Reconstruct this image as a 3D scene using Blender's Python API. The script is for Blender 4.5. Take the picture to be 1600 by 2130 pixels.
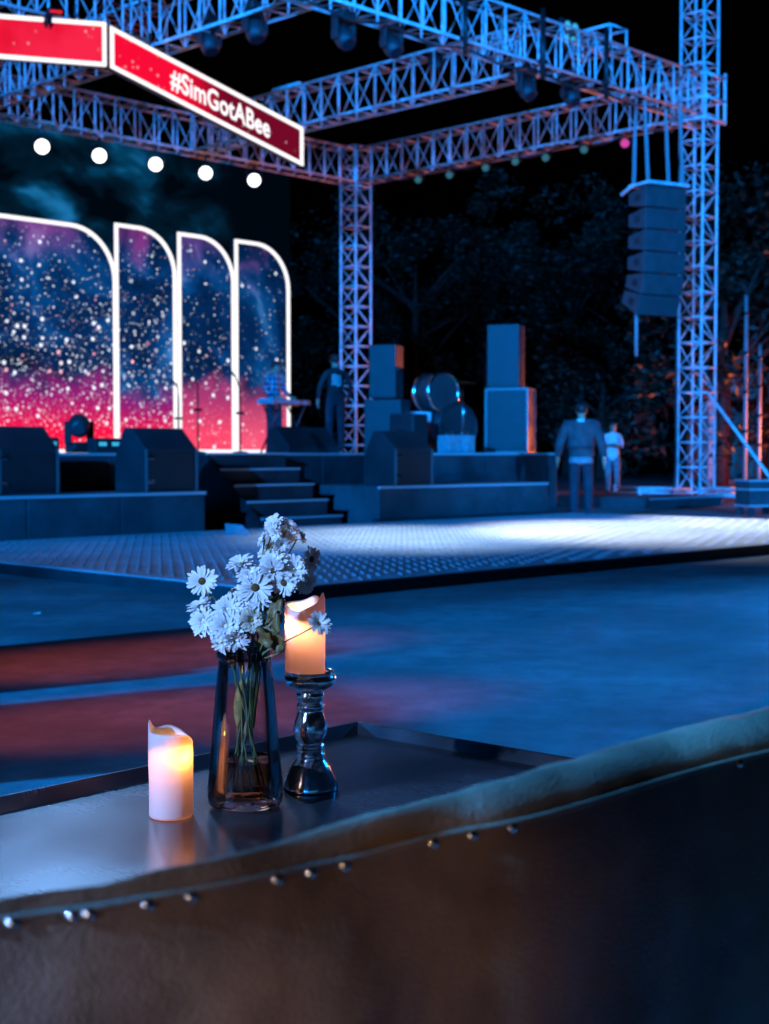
import bpy, bmesh, math, random
from mathutils import Vector, Matrix, Quaternion, noise as mnoise
random.seed(7)
V = Vector
sc = bpy.context.scene
C = sc.collection
for o in list(bpy.data.objects): bpy.data.objects.remove(o)

# ------------------------------------------------------------------ camera, world, light
CAMZ = 1.0; F = 2958.0; PITCH = math.atan(123 / F)
cam = bpy.data.cameras.new('camera'); cam.lens = 50; cam.sensor_fit = 'VERTICAL'; cam.sensor_height = 36
cam.clip_start = .02; cam.clip_end = 600
cam.dof.use_dof = True; cam.dof.focus_distance = 2.42; cam.dof.aperture_fstop = 7.6
camo = bpy.data.objects.new('camera', cam); C.objects.link(camo)
camo.location = (0, 0, CAMZ); camo.rotation_euler = (math.pi / 2 - PITCH, 0, 0); sc.camera = camo

w = bpy.data.worlds.new('World'); sc.world = w; w.use_nodes = True
wn = w.node_tree; bg = wn.nodes['Background']
sky = wn.nodes.new('ShaderNodeTexSky'); sky.sky_type = 'NISHITA'; sky.sun_disc = False
sky.sun_elevation = math.radians(-4); sky.sun_rotation = math.radians(200)
wn.links.new(sky.outputs[0], bg.inputs[0]); bg.inputs[1].default_value = 0.02
vs = sc.view_settings
vs.view_transform = 'Standard'; vs.look = 'None'; vs.exposure = 0; vs.gamma = 1
sc.cycles.use_denoising = True
sc.cycles.max_bounces = 10; sc.cycles.transmission_bounces = 10; sc.cycles.transparent_max_bounces = 12
sc.cycles.sample_clamp_indirect = 4; sc.cycles.caustics_reflective = False; sc.cycles.caustics_refractive = False
sc.render.engine = 'CYCLES'

def lamp(name, loc, tgt, col, power, ang=None, size=.15, blend=.35):
    l = bpy.data.lights.new(name, 'SPOT' if ang else 'POINT'); l.energy = power; l.color = col; l.shadow_soft_size = size
    if ang: l.spot_size = math.radians(ang); l.spot_blend = blend
    o = bpy.data.objects.new(name, l); C.objects.link(o); o.location = loc
    if ang: o.rotation_euler = (V(tgt) - V(loc)).to_track_quat('-Z', 'Y').to_euler()
    return o

# pixel rays of the 1600x2130 photograph, only used to measure positions
def ray(px, py):
    xc = (px - 800) / F; yc = (1065 - py) / F
    return V((xc, math.cos(PITCH) + yc * math.sin(PITCH), yc * math.cos(PITCH) - math.sin(PITCH)))
CP = V((0, 0, CAMZ))
def on_z(px, py, z):
    d = ray(px, py); return CP + d * ((z - CAMZ) / d.z)
def on_y(px, py, y):
    d = ray(px, py); return CP + d * (y / d.y)

# stage frame: x axis runs along the stage front (to stage right-hand end), y axis runs backstage
TH = math.radians(45.6)
P1 = on_z(1447, 1046, 0.0)
XL = V((math.cos(TH), math.sin(TH), 0)); YL = V((-math.sin(TH), math.cos(TH), 0))
def S(u, v, z=0.0): return P1 - XL * u + YL * v + V((0, 0, z))
def hit_v(px, py, v):           # -> (u, z) on the vertical plane at depth v
    d = ray(px, py); n = YL; t = ((P1 + YL * v) - CP).dot(n) / d.dot(n); p = CP + d * t
    return -(p - P1).dot(XL), p.z
def hit_u(px, py, u):
    d = ray(px, py); t = ((P1 - XL * u) - CP).dot(XL) / d.dot(XL); p = CP + d * t
    return (p - P1).dot(YL), p.z

BLUE = (.002, .25, 1.0)
lamp('blue_wash_lamp', (-13, -9, 8.5), S(3, 3, 6), BLUE, 96000, 37, .3)
lamp('blue_wash_lamp', (9, -7, 6.0), S(2, 0, 6), BLUE, 64000, 33, .3)
lamp('blue_side_lamp', (-9.5, .6, 2.4), (-1.2, 6.6, 0), BLUE, 22000, 46, .06, .4)
lamp('blue_audience_lamp', (14, 15, 7.5), (5.9, 8.8, 0), BLUE, 31000, 36, .15, .9)
lamp('blue_sheen_fill', S(15.2, -.3, 8.7), (-.2, 1.8, .5), (.20, .48, 1), 2100, 14, .3, .9)  # added unseen spot for the sofa rim and the tabletop sheen
lamp('blue_lounge_lamp', (-6.2, -3.5, 4.2), (-.3, 1.65, .6), (.20, .43, 1), 7000, 17, .12, .6)
lamp('blue_sofa_end_fill', (-2.2, -4.0, 1.5), (-.44, .60, .58), (.0, .25, 1), 1500, 8, .1, 1)  # added unseen spot that tints the sofa's left end blue
lamp('blue_sofa_top_fill', (-4.2, .1, 3.6), (-.02, 1.02, .74), (.0, .27, 1), 12000, 17, .1, .8)  # added unseen narrow spot, only for the sofa's top roll
for q_ in ((-1.2, 6.95), (-.8, 5.4)): lamp('red_band_fill', (-9.5, .6, 5.2), (q_[0], q_[1], 0), (1, .13, .0), 6000, 7.2, .1, 1)  # added unseen beams, shaped to fill the ground bands with red
lamp('orange_ground_lamp', (13.0, 38.0, .6), S(3, 3, 8.6), (1, .20, .05), 5200, 110, .25, .4)
lamp('red_garden_lamp', (11.6, 39.2, .5), (11.2, 41.5, .2), (1, .09, .03), 450, 150, .2)
lamp('white_floor_lamp', S(4.0, -.3, 7.3), (5.6, 19.0, 0), (.85, .90, 1), 13500, 30, .15, 1)
lamp('white_floor_lamp', S(6.5, -.3, 7.3), (3.0, 16.8, 0), (.8, .88, 1), 11500, 28, .15, 1)
lamp('white_floor_lamp', S(9.0, -.3, 7.3), (.3, 15.6, 0), (.55, .78, 1), 5500, 26, .15, 1)
lamp('warm_lounge_lamp', (-.55, -2.3, 1.04), (-.06, .93, .64), (1, .60, .30), 330, 6.8, .12, 1)

# ------------------------------------------------------------------ helpers
def nrm(nt): return nt.nodes, nt.links
class NT:
    def __init__(s, nt): s.nt = nt
    def new(s, t, **k):
        n = s.nt.nodes.new(t)
        for a, b in k.items(): setattr(n, a, b)
        return n
    def put(s, sock, v):
        if hasattr(v, 'links') or isinstance(v, bpy.types.NodeSocket): s.nt.links.new(v, sock)
        else: sock.default_value = v
    def math(s, op, a, b=0.0, clamp=False):
        n = s.new('ShaderNodeMath', operation=op, use_clamp=clamp); s.put(n.inputs[0], a); s.put(n.inputs[1], b); return n.outputs[0]
    def mr(s, v, a, b, c=0.0, d=1.0, smooth=True):
        n = s.new('ShaderNodeMapRange', interpolation_type='SMOOTHSTEP' if smooth else 'LINEAR')
        for i, x in enumerate((v, a, b, c, d)): s.put(n.inputs[i], x)
        return n.outputs[0]
    def mix(s, f, a, b, mode='MIX'):
        n = s.new('ShaderNodeMix', data_type='RGBA', blend_type=mode); s.put(n.inputs[0], f)
        s.put(n.inputs[6], a if not isinstance(a, tuple) else (*a, 1)); s.put(n.inputs[7], b if not isinstance(b, tuple) else (*b, 1)); return n.outputs[2]
    def noise(s, vec, scale, detail=3, rough=.55, dist=0.0):
        n = s.new('ShaderNodeTexNoise'); s.put(n.inputs['Vector'], vec)
        n.inputs['Scale'].default_value = scale; n.inputs['Detail'].default_value = detail; n.inputs['Roughness'].default_value = rough; n.inputs['Distortion'].default_value = dist
        return n.outputs[0]
    def obj(s): return s.new('ShaderNodeTexCoord').outputs['Object']
    def sep(s, v):
        n = s.new('ShaderNodeSeparateXYZ'); s.put(n.inputs[0], v); return n.outputs
    def mapping(s, v, loc=(0, 0, 0), scale=(1, 1, 1), rot=(0, 0, 0)):
        n = s.new('ShaderNodeMapping'); s.put(n.inputs[0], v); n.inputs[1].default_value = loc; n.inputs[2].default_value = rot; n.inputs[3].default_value = scale; return n.outputs[0]
    def ramp(s, f, stops):
        n = s.new('ShaderNodeValToRGB'); s.put(n.inputs[0], f); cr = n.color_ramp
        while len(cr.elements) < len(stops): cr.elements.new(.5)
        for e, (p, c) in zip(cr.elements, stops): e.position = p; e.color = (*c, 1)
        return n.outputs[0]

M = {}
def pm(name, col, rough=.5, metal=0.0, var=0.0, vscale=8.0, bump=0.0, bscale=40.0, rvar=0.0, **kw):
    m = bpy.data.materials.new(name); m.use_nodes = True; t = NT(m.node_tree); b = m.node_tree.nodes['Principled BSDF']
    b.inputs['Base Color'].default_value = (*col, 1); b.inputs['Roughness'].default_value = rough; b.inputs['Metallic'].default_value = metal
    for k, v in kw.items(): b.inputs[k.replace('_', ' ')].default_value = v
    if var or rvar or bump: co = t.obj()
    if var:
        n = t.noise(co, vscale, 5, .6)
        c = t.mix(t.mr(n, .3, .7), tuple(x * (1 - var) for x in col), tuple(min(1, x * (1 + var)) for x in col)); t.put(b.inputs['Base Color'], c)
    if rvar: t.put(b.inputs['Roughness'], t.mr(t.noise(co, vscale * 1.7, 4), .3, .7, max(.02, rough - rvar), rough + rvar))
    if bump:
        bn = t.new('ShaderNodeBump'); bn.inputs['Strength'].default_value = bump; bn.inputs['Distance'].default_value = .01
        t.put(bn.inputs['Height'], t.noise(co, bscale, 4)); t.put(b.inputs['Normal'], bn.outputs[0])
    M[name] = m; return m
def em(name, col, strength):
    m = bpy.data.materials.new(name); m.use_nodes = True; nt = m.node_tree; nt.nodes.remove(nt.nodes['Principled BSDF'])
    e = nt.nodes.new('ShaderNodeEmission'); e.inputs[0].default_value = (*col, 1); e.inputs[1].default_value = strength
    nt.links.new(e.outputs[0], nt.nodes['Material Output'].inputs[0]); M[name] = m; return m

pm('aluminium', (.72, .72, .72), .5, .0, var=.25, vscale=5)
pm('black_metal', (.025, .025, .027), .4, .4, var=.3)
pm('black_plastic', (.03, .03, .032), .5, 0, var=.3, vscale=3)
pm('black_wood', (.022, .022, .024), .5, 0, var=.25, vscale=2.5, bump=.2, bscale=60)
pm('stage_ply', (.036, .036, .04), .6, 0, var=.5, vscale=1.6, bump=.15, bscale=25)
pm('stage_cloth', (.05, .05, .054), .8, 0, var=.35, vscale=2)
pm('grille', (.04, .04, .043), .5, .2, var=.15, vscale=4)
pm('cabinet_grille', (.016, .016, .017), .5, .1, var=.15, vscale=4)
pm('array_grille', (.075, .075, .08), .5, .1, var=.15, vscale=4)
pm('edge_trim', (.5, .5, .51), .4, .3)
pm('cabinet_trim', (.12, .12, .125), .4, .3)
pm('chrome', (.8, .8, .8), .15, 1)
pm('dark_lens', (.02, .022, .03), .08)
pm('strap_grey', (.35, .35, .35), .7)
pm('red_strap', (.6, .02, .02), .6)
pm('skin', (.36, .2, .13), .5)
pm('hair', (.012, .01, .009), .6)
pm('white_cloth', (.75, .75, .74), .8, var=.1)
pm('jacket_navy', (.04, .05, .055), .8, var=.3, vscale=12, bump=.3, bscale=18)
pm('jeans', (.022, .026, .036), .85, var=.3, vscale=10)
pm('black_cloth', (.02, .02, .022), .85, var=.2)
pm('grey_cloth', (.25, .25, .27), .85, var=.2, vscale=9)
pm('shoe', (.03, .028, .026), .5)
pm('bark', (.05, .04, .03), .9, var=.4, bump=.6, bscale=14)
pm('leaf_dark', (.024, .027, .014), .6, var=.5, vscale=.7)
pm('wall_red', (.30, .2, .17), .85, var=.3, vscale=1.2)
pm('post_white', (.7, .66, .62), .7)
pm('petal', (.82, .82, .80), .55, Subsurface_Weight=.0)
pm('petal_cream', (.82, .76, .62), .55)
pm('petal_pink', (.84, .70, .66), .55)
pm('flower_eye', (.23, .13, .03), .8, bump=1, bscale=600)
pm('flower_eye_yellow', (.75, .5, .06), .8, bump=1, bscale=600)
pm('stem_green', (.13, .16, .05), .5, var=.3, vscale=40)
pm('leaf_gold', (.42, .27, .08), .5, var=.4, vscale=60)
pm('leaf_olive', (.16, .11, .035), .5, var=.4, vscale=60)
pm('mercury_glass', (.88, .89, .92), .17, .9, var=.12, vscale=90, bump=.03, bscale=120, rvar=.04)
pm('stud_metal', (.7, .68, .65), .22, 1)
pm('brass', (.7, .5, .2), .25, 1)

def plaid():
    m = bpy.data.materials.new('plaid'); m.use_nodes = True; t = NT(m.node_tree); b = m.node_tree.nodes['Principled BSDF']
    x, y, z = t.sep(t.obj())[:3]
    a = t.math('GREATER_THAN', t.math('SINE', t.math('MULTIPLY', x, 70)), .2); c = t.math('GREATER_THAN', t.math('SINE', t.math('MULTIPLY', z, 62)), .3)
    t.put(b.inputs[0], t.mix(t.math('MULTIPLY', t.math('ADD', a, c), .5), (.03, .05, .08), (.3, .33, .38))); b.inputs['Roughness'].default_value = .85; M['plaid'] = m
plaid()

def glass(name, col, rough, ior, thickcol=None):
    m = bpy.data.materials.new(name); m.use_nodes = True; b = m.node_tree.nodes['Principled BSDF']
    b.inputs['Base Color'].default_value = (*col, 1); b.inputs['Roughness'].default_value = rough; b.inputs['IOR'].default_value = ior
    b.inputs['Transmission Weight'].default_value = 1; M[name] = m
def thin_glass(name, face, edge):          # thin-walled clear glass: tinted by the path through the wall, Fresnel gloss
    m = bpy.data.materials.new(name); m.use_nodes = True; nt = m.node_tree; nt.nodes.remove(nt.nodes['Principled BSDF']); t = NT(nt)
    lw = t.new('ShaderNodeLayerWeight'); lw.inputs[0].default_value = .5
    tr = t.new('ShaderNodeBsdfTransparent'); t.put(tr.inputs[0], t.mix(t.mr(lw.outputs['Facing'], .45, 1.0), face, edge))
    gl = t.new('ShaderNodeBsdfGlossy'); gl.inputs['Roughness'].default_value = .03
    fr = t.new('ShaderNodeFresnel'); fr.inputs[0].default_value = 1.5
    mx = t.new('ShaderNodeMixShader'); t.put(mx.inputs[0], t.math('MULTIPLY', fr.outputs[0], .9)); nt.links.new(tr.outputs[0], mx.inputs[1]); nt.links.new(gl.outputs[0], mx.inputs[2]); nt.links.new(mx.outputs[0], nt.nodes['Material Output'].inputs[0]); M[name] = m
thin_glass('vase_glass', (.95, .93, .93), (.74, .70, .72))
glass('vase_lip_glass', (.35, .24, .25), .02, 1.45)
thin_glass('vase_water', (.60, .36, .24), (.40, .22, .15))

def ground_mat():
    m = bpy.data.materials.new('asphalt'); m.use_nodes = True; t = NT(m.node_tree); b = m.node_tree.nodes['Principled BSDF']; co = t.obj()
    big = t.noise(co, .9, 5, .6); mid = t.noise(co, 6, 5, .65); fine = t.noise(co, 140, 3)
    c = t.mix(t.mr(big, .32, .68), (.16, .16, .16), (.29, .285, .28)); c = t.mix(t.mr(mid, .35, .7), c, (.12, .12, .12), 'MIX')
    n = t.new('ShaderNodeMix', data_type='RGBA'); n.inputs[0].default_value = .55; t.put(n.inputs[6], t.mix(t.mr(big, .32, .68), (.16, .16, .16), (.29, .285, .28))); t.put(n.inputs[7], c)
    t.put(b.inputs[0], n.outputs[2]); b.inputs['Roughness'].default_value = .8; b.inputs['Specular IOR Level'].default_value = .08
    bn = t.new('ShaderNodeBump'); bn.inputs['Strength'].default_value = .5; bn.inputs['Distance'].default_value = .006
    t.put(bn.inputs['Height'], t.math('ADD', fine, t.math('MULTIPLY', mid, 2.5))); t.put(b.inputs['Normal'], bn.outputs[0]); M['asphalt'] = m
ground_mat()
def leather():
    m = bpy.data.materials.new('leather'); m.use_nodes = True; t = NT(m.node_tree); b = m.node_tree.nodes['Principled BSDF']; co = t.obj()
    a = t.noise(co, 5, 5, .6, .15); g = t.new('ShaderNodeTexVoronoi'); t.put(g.inputs[0], co); g.inputs['Scale'].default_value = 420
    c = t.mix(t.mr(a, .22, .8), (.020, .012, .006), (.17, .115, .07)); t.put(b.inputs[0], c)
    t.put(b.inputs['Roughness'], t.mr(t.noise(co, 16, 4), .3, .7, .36, .6))
    bn = t.new('ShaderNodeBump'); bn.inputs['Strength'].default_value = .35; bn.inputs['Distance'].default_value = .002; t.put(bn.inputs['Height'], t.math('ADD', g.outputs[0], t.math('MULTIPLY', a, 9)))
    t.put(b.inputs['Normal'], bn.outputs[0]); M['leather'] = m
leather()
def tabletop():
    m = bpy.data.materials.new('table_lacquer'); m.use_nodes = True; t = NT(m.node_tree); b = m.node_tree.nodes['Principled BSDF']; co = t.obj()
    s1 = t.noise(co, 4, 2, .5, .3); s2 = t.noise(t.mapping(co, scale=(3, 30, 3)), 4, 4)
    t.put(b.inputs[0], t.mix(t.mr(s1, .35, .7), (.012, .012, .014), (.04, .043, .05)))
    t.put(b.inputs['Roughness'], t.math('ADD', t.mr(s1, .3, .75, .19, .26), t.math('MULTIPLY', s2, .06))); b.inputs['IOR'].default_value = 2.0; M['table_lacquer'] = m
tabletop()
def wax():
    m = bpy.data.materials.new('wax'); m.use_nodes = True; nt = m.node_tree; t = NT(nt); b = nt.nodes['Principled BSDF']
    b.inputs[0].default_value = (.86, .76, .72, 1); b.inputs['Roughness'].default_value = .42
    tr = t.new('ShaderNodeBsdfTranslucent'); tr.inputs[0].default_value = (1, .72, .62, 1); mx = t.new('ShaderNodeMixShader'); mx.inputs[0].default_value = .3
    nt.links.new(b.outputs[0], mx.inputs[1]); nt.links.new(tr.outputs[0], mx.inputs[2]); nt.links.new(mx.outputs[0], nt.nodes['Material Output'].inputs[0]); M['wax'] = m
wax()
em('flame_bulb', (1, .62, .12), 6)
em('led_white', (1, .97, 1), 1.25)
em('lamp_white', (1, .97, .95), 3.5)
em('lamp_cyan', (.05, .55, 1), .9)
em('lamp_cyan_dim', (.10, .42, .6), .32)
em('lamp_pink', (.8, .08, .5), .8)
em('lamp_red', (1, .02, .05), .9)

def screen_mat(name, seed, pink_z, purple, bright=1.0, dense=1.0, washed=0.0):
    m = bpy.data.materials.new(name); m.use_nodes = True; nt = m.node_tree; nt.nodes.remove(nt.nodes['Principled BSDF']); t = NT(nt)
    co = t.obj(); x, y, z = t.sep(co)[:3]
    cv = t.mapping(co, (seed * 3.1, seed * 7.7, seed))
    cl = t.noise(cv, .55, 4, .6, .6); cl2 = t.noise(t.mapping(co, (seed, 5, 9)), 1.2, 5, .6, .3)
    base = t.ramp(cl, [(.32, (.0005, .008, .03)), (.48, (.001, .022, .10)), (.60, (.002, .065, .24)), (.76, (.10, .34, .75))])
    zz = t.math('ADD', z, t.math('MULTIPLY', t.math('SUBTRACT', cl2, .5), 1.5))
    pk = t.mix(t.mr(z, 0.1, pink_z * .9), (1.0, .005 + .12 * washed, .045 + .2 * washed), (.24 + .25 * washed, .012 + .05 * washed, .16))
    c = t.mix(t.mr(zz, pink_z + .3, pink_z - .35), base, pk)
    pz = t.math('ADD', z, t.math('MULTIPLY', t.math('SUBTRACT', cl, .5), 5))
    c = t.mix(t.math('MULTIPLY', t.mr(pz, 3.9, 5.3), purple), c, (.34, .015, .2))
    den = t.mr(z, .2, 4.6, .8 * dense, .10 * dense, False)
    out = c
    for k, (scl, r, st) in enumerate(((5.2, .27, 1.0), (8.5, .25, .95), (13, .24, .85), (19, .24, .5))):
        vo = t.new('ShaderNodeTexVoronoi'); t.put(vo.inputs[0], t.mapping(co, (seed * 11 + k * 3.3, k * 1.7 + seed, seed * 5))); vo.inputs['Scale'].default_value = scl
        d = t.mr(vo.outputs['Distance'], r, r * .55); rr = t.sep(vo.outputs['Color'])
        on = t.math('LESS_THAN', rr[0], den)
        f = t.math('MULTIPLY', t.math('MULTIPLY', d, on), t.math('MULTIPLY', t.mr(rr[1], 0, 1, .35, 1, False), st))
        out = t.mix(f, out, t.mix(t.mr(rr[2], .8, .95), (1.1, 1.2, 1.4), (1.2, .5, .62)))
    e = t.new('ShaderNodeEmission'); t.put(e.inputs[0], out); e.inputs[1].default_value = bright
    nt.links.new(e.outputs[0], nt.nodes['Material Output'].inputs[0]); M[name] = m
screen_mat('screen_a', 1.3, 1.45, .6, 1.15, 1.35); screen_mat('screen_b', 2.9, 1.2, 1.0, 1.15, .9)
screen_mat('screen_c', 4.2, 1.45, .35, 1.1, .5, .5); screen_mat('screen_d', 6.1, 1.35, .8, 1.0, .4, .8)
def painted_smoke_mat():  # spotlit stage smoke painted as emission on a flat panel
    m = bpy.data.materials.new('painted_smoke'); m.use_nodes = True; nt = m.node_tree; nt.nodes.remove(nt.nodes['Principled BSDF']); t = NT(nt); co = t.obj()
    cl = t.noise(t.mapping(co, (7.3, 1, 5.4), rot=(0, .6, 0), scale=(1, 1, 1.7)), .62, 3, .5, .25)
    c = t.ramp(cl, [(.38, (.0003, .002, .005)), (.52, (.0005, .012, .028)), (.60, (.001, .045, .11)), (.72, (.012, .19, .46))])
    x = t.sep(co)[0]; c = t.mix(t.mr(x, 9.3, 12.2), c, (.0003, .002, .005))
    e = t.new('ShaderNodeEmission'); t.put(e.inputs[0], c); nt.links.new(e.outputs[0], nt.nodes['Material Output'].inputs[0]); M['painted_smoke'] = m
painted_smoke_mat()
def banner_mat(name, dark):
    m = bpy.data.materials.new(name); m.use_nodes = True; nt = m.node_tree; nt.nodes.remove(nt.nodes['Principled BSDF']); t = NT(nt); co = t.obj(); x, y, z = t.sep(co)[:3]
    n = t.noise(co, 1.1, 4); n2 = t.noise(co, .8, 3)
    if dark:
        c = t.mix(t.mr(t.math('ADD', x, t.math('MULTIPLY', n, .8)), 1.7, 2.7), (.95, .004, .04), (.17, .003, .02))
    else: c = t.mix(t.mr(n2, .35, .65), (.80, .006, .035), (.95, .02, .07))
    out = c
    for k, (s, r) in enumerate(((5.5, .2), (8, .22))):
        vo = t.new('ShaderNodeTexVoronoi'); t.put(vo.inputs[0], t.mapping(co, (k * 4.1, 2.2, 1))); vo.inputs['Scale'].default_value = s
        rr = t.sep(vo.outputs['Color']); f = t.math('MULTIPLY', t.mr(vo.outputs['Distance'], r, r * .6), t.math('LESS_THAN', rr[0], .3))
        out = t.mix(t.math('MULTIPLY', f, rr[1]), out, (1, .6, .65))
    e = t.new('ShaderNodeEmission'); t.put(e.inputs[0], out); nt.links.new(e.outputs[0], nt.nodes['Material Output'].inputs[0]); M[name] = m
banner_mat('banner_red', False); banner_mat('banner_dark', True)
def dance_mat():
    m = bpy.data.materials.new('tread_plate'); m.use_nodes = True; t = NT(m.node_tree); b = m.node_tree.nodes['Principled BSDF']; co = t.obj()
    n = t.noise(co, 1.3, 5, .6); t.put(b.inputs[0], t.mix(t.mr(n, .3, .7), (.34, .35, .36), (.52, .53, .54))); b.inputs['Metallic'].default_value = .25
    t.put(b.inputs['Roughness'], t.mr(t.noise(co, 9, 4), .3, .7, .34, .52)); M['tread_plate'] = m
dance_mat()

class MB:
    def __init__(s): s.v = []; s.f = []; s.sm = []
    def add(s, vs_, fs, smooth=False):
        o = len(s.v); s.v += [tuple(p) for p in vs_]; s.f += [tuple(i + o for i in f) for f in fs]; s.sm += [smooth] * len(fs); return s
    def box(s, c, d, rot=None):
        c = V(c); p = [V(((i & 1) - .5, ((i >> 1) & 1) - .5, (i >> 2) - .5)) for i in range(8)]
        p = [V((q.x * d[0], q.y * d[1], q.z * d[2])) for q in p]
        if rot is not None: p = [rot @ q for q in p]
        return s.add([c + q for q in p], [(0, 2, 3, 1), (4, 5, 7, 6), (0, 1, 5, 4), (2, 6, 7, 3), (0, 4, 6, 2), (1, 3, 7, 5)])
    def cyl(s, a, b, r0, r1=None, n=12, caps=True, smooth=True):
        a = V(a); b = V(b); r1 = r0 if r1 is None else r1; z = (b - a).normalized(); x = z.orthogonal().normalized(); y = z.cross(x)
        ring = [x * math.cos(2 * math.pi * i / n) + y * math.sin(2 * math.pi * i / n) for i in range(n)]
        o = len(s.v); s.add([a + q * r0 for q in ring] + [b + q * r1 for q in ring], [(i, (i + 1) % n, n + (i + 1) % n, n + i) for i in range(n)], smooth)
        if caps: s.f += [tuple(o + i for i in reversed(range(n))), tuple(o + n + i for i in range(n))]; s.sm += [False, False]
        return s
    def tube(s, pts, rs, n=8, caps=True):
        pts = [V(p) for p in pts]; k = len(pts); rs = rs if isinstance(rs, (list, tuple)) else [rs] * k
        o = len(s.v); x = None; vv = []
        for i, p in enumerate(pts):
            d = (pts[min(i + 1, k - 1)] - pts[max(i - 1, 0)]).normalized()
            x = d.orthogonal().normalized() if x is None else (x - d * x.dot(d)).normalized()
            y = d.cross(x); vv += [p + (x * math.cos(2 * math.pi * j / n) + y * math.sin(2 * math.pi * j / n)) * rs[i] for j in range(n)]
        s.add(vv, [(i * n + j, i * n + (j + 1) % n, (i + 1) * n + (j + 1) % n, (i + 1) * n + j) for i in range(k - 1) for j in range(n)], True)
        if caps: s.f += [tuple(o + j for j in reversed(range(n))), tuple(o + (k - 1) * n + j for j in range(n))]; s.sm += [False, False]
        return s
    def lathe(s, prof, n=32, c=(0, 0, 0), closed=False):
        c = V(c); k = len(prof)
        vv = [c + V((r * math.cos(2 * math.pi * j / n), r * math.sin(2 * math.pi * j / n), z)) for r, z in prof for j in range(n)]
        fs = [(i * n + j, i * n + (j + 1) % n, (i + 1) * n + (j + 1) % n, (i + 1) * n + j) for i in range(k - 1) for j in range(n)]
        if closed: fs += [((k - 1) * n + j, (k - 1) * n + (j + 1) % n, (j + 1) % n, j) for j in range(n)]
        return s.add(vv, fs, True)
    def prism(s, poly, d, mat=None):          # poly in local xz, extruded along local y from 0 to d
        n = len(poly); a = [V((x, 0, z)) for x, z in poly]; b = [V((x, d, z)) for x, z in poly]
        p = a + b
        if mat is not None: p = [mat @ q for q in p]
        return s.add(p, [tuple(range(n)), tuple(reversed(range(n, 2 * n)))] + [(i, n + i, n + (i + 1) % n, (i + 1) % n) for i in range(n)])
    def ball(s, c, r, n=10, sc_=(1, 1, 1)):
        c = V(c); m = n // 2
        vv = []; fs = []
        for i in range(m + 1):
            a = math.pi * (i / m) if 0 < i < m else (.001 if i == 0 else math.pi - .001)
            for j in range(n):
                b = 2 * math.pi * j / n; vv.append(c + V((math.sin(a) * math.cos(b) * sc_[0], math.sin(a) * math.sin(b) * sc_[1], math.cos(a) * sc_[2])) * r)
        fs = [(i * n + j, (i + 1) * n + j, (i + 1) * n + (j + 1) % n, i * n + (j + 1) % n) for i in range(m) for j in range(n)]
        return s.add(vv, fs, True)
    def mesh(s, name, mat=None):
        me = bpy.data.meshes.new(name); me.from_pydata(s.v, [], s.f); me.polygons.foreach_set('use_smooth', s.sm)
        if mat: me.materials.append(M[mat])
        me.update(); return me
    def build(s, name, mat, parent=None, bevel=0, **k): return link(name, s.mesh(name, mat), parent, bevel=bevel, **k)
def link(name, me, parent=None, loc=(0, 0, 0), rot=None, bevel=0):
    o = bpy.data.objects.new(name, me); C.objects.link(o); o.parent = parent; o.location = loc
    if rot is not None: o.rotation_euler = rot
    if bevel:
        b = o.modifiers.new('bevel', 'BEVEL'); b.width = bevel; b.segments = 2; b.limit_method = 'ANGLE'
    return o
def tag(o, label=None, cat=None, group=None, kind=None):
    if label: o['label'] = label
    if cat: o['category'] = cat
    if group: o['group'] = group
    if kind: o['kind'] = kind
    return o
def thing(name, label, cat, loc=(0, 0, 0), rotz=0.0, group=None):
    o = bpy.data.objects.new(name, None); C.objects.link(o); o.location = loc; o.rotation_euler = (0, 0, rotz); o.empty_display_size = .1
    return tag(o, label, cat, group)
CACHE = {}
def bar(name, a, b, r, mat, parent, n=8):
    a = V(a); b = V(b); L = (b - a).length; k = (round(r, 4), round(L, 3), mat)
    if k not in CACHE: CACHE[k] = MB().cyl((0, 0, -L / 2), (0, 0, L / 2), r, n=n).mesh('bar', mat)
    return link(name, CACHE[k], parent, (a + b) / 2, (b - a).to_track_quat('Z', 'Y').to_euler())
X_, Y_, Z_ = V((1, 0, 0)), V((0, 1, 0)), V((0, 0, 1))

# ------------------------------------------------------------------ ground, dance floor
g = MB().add([(-250, -40, 0), (250, -40, 0), (250, 400, 0), (-250, 400, 0)], [(0, 1, 2, 3)]).build('ground', 'asphalt'); tag(g, kind='structure', label='dark asphalt event ground', cat='ground')

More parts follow.
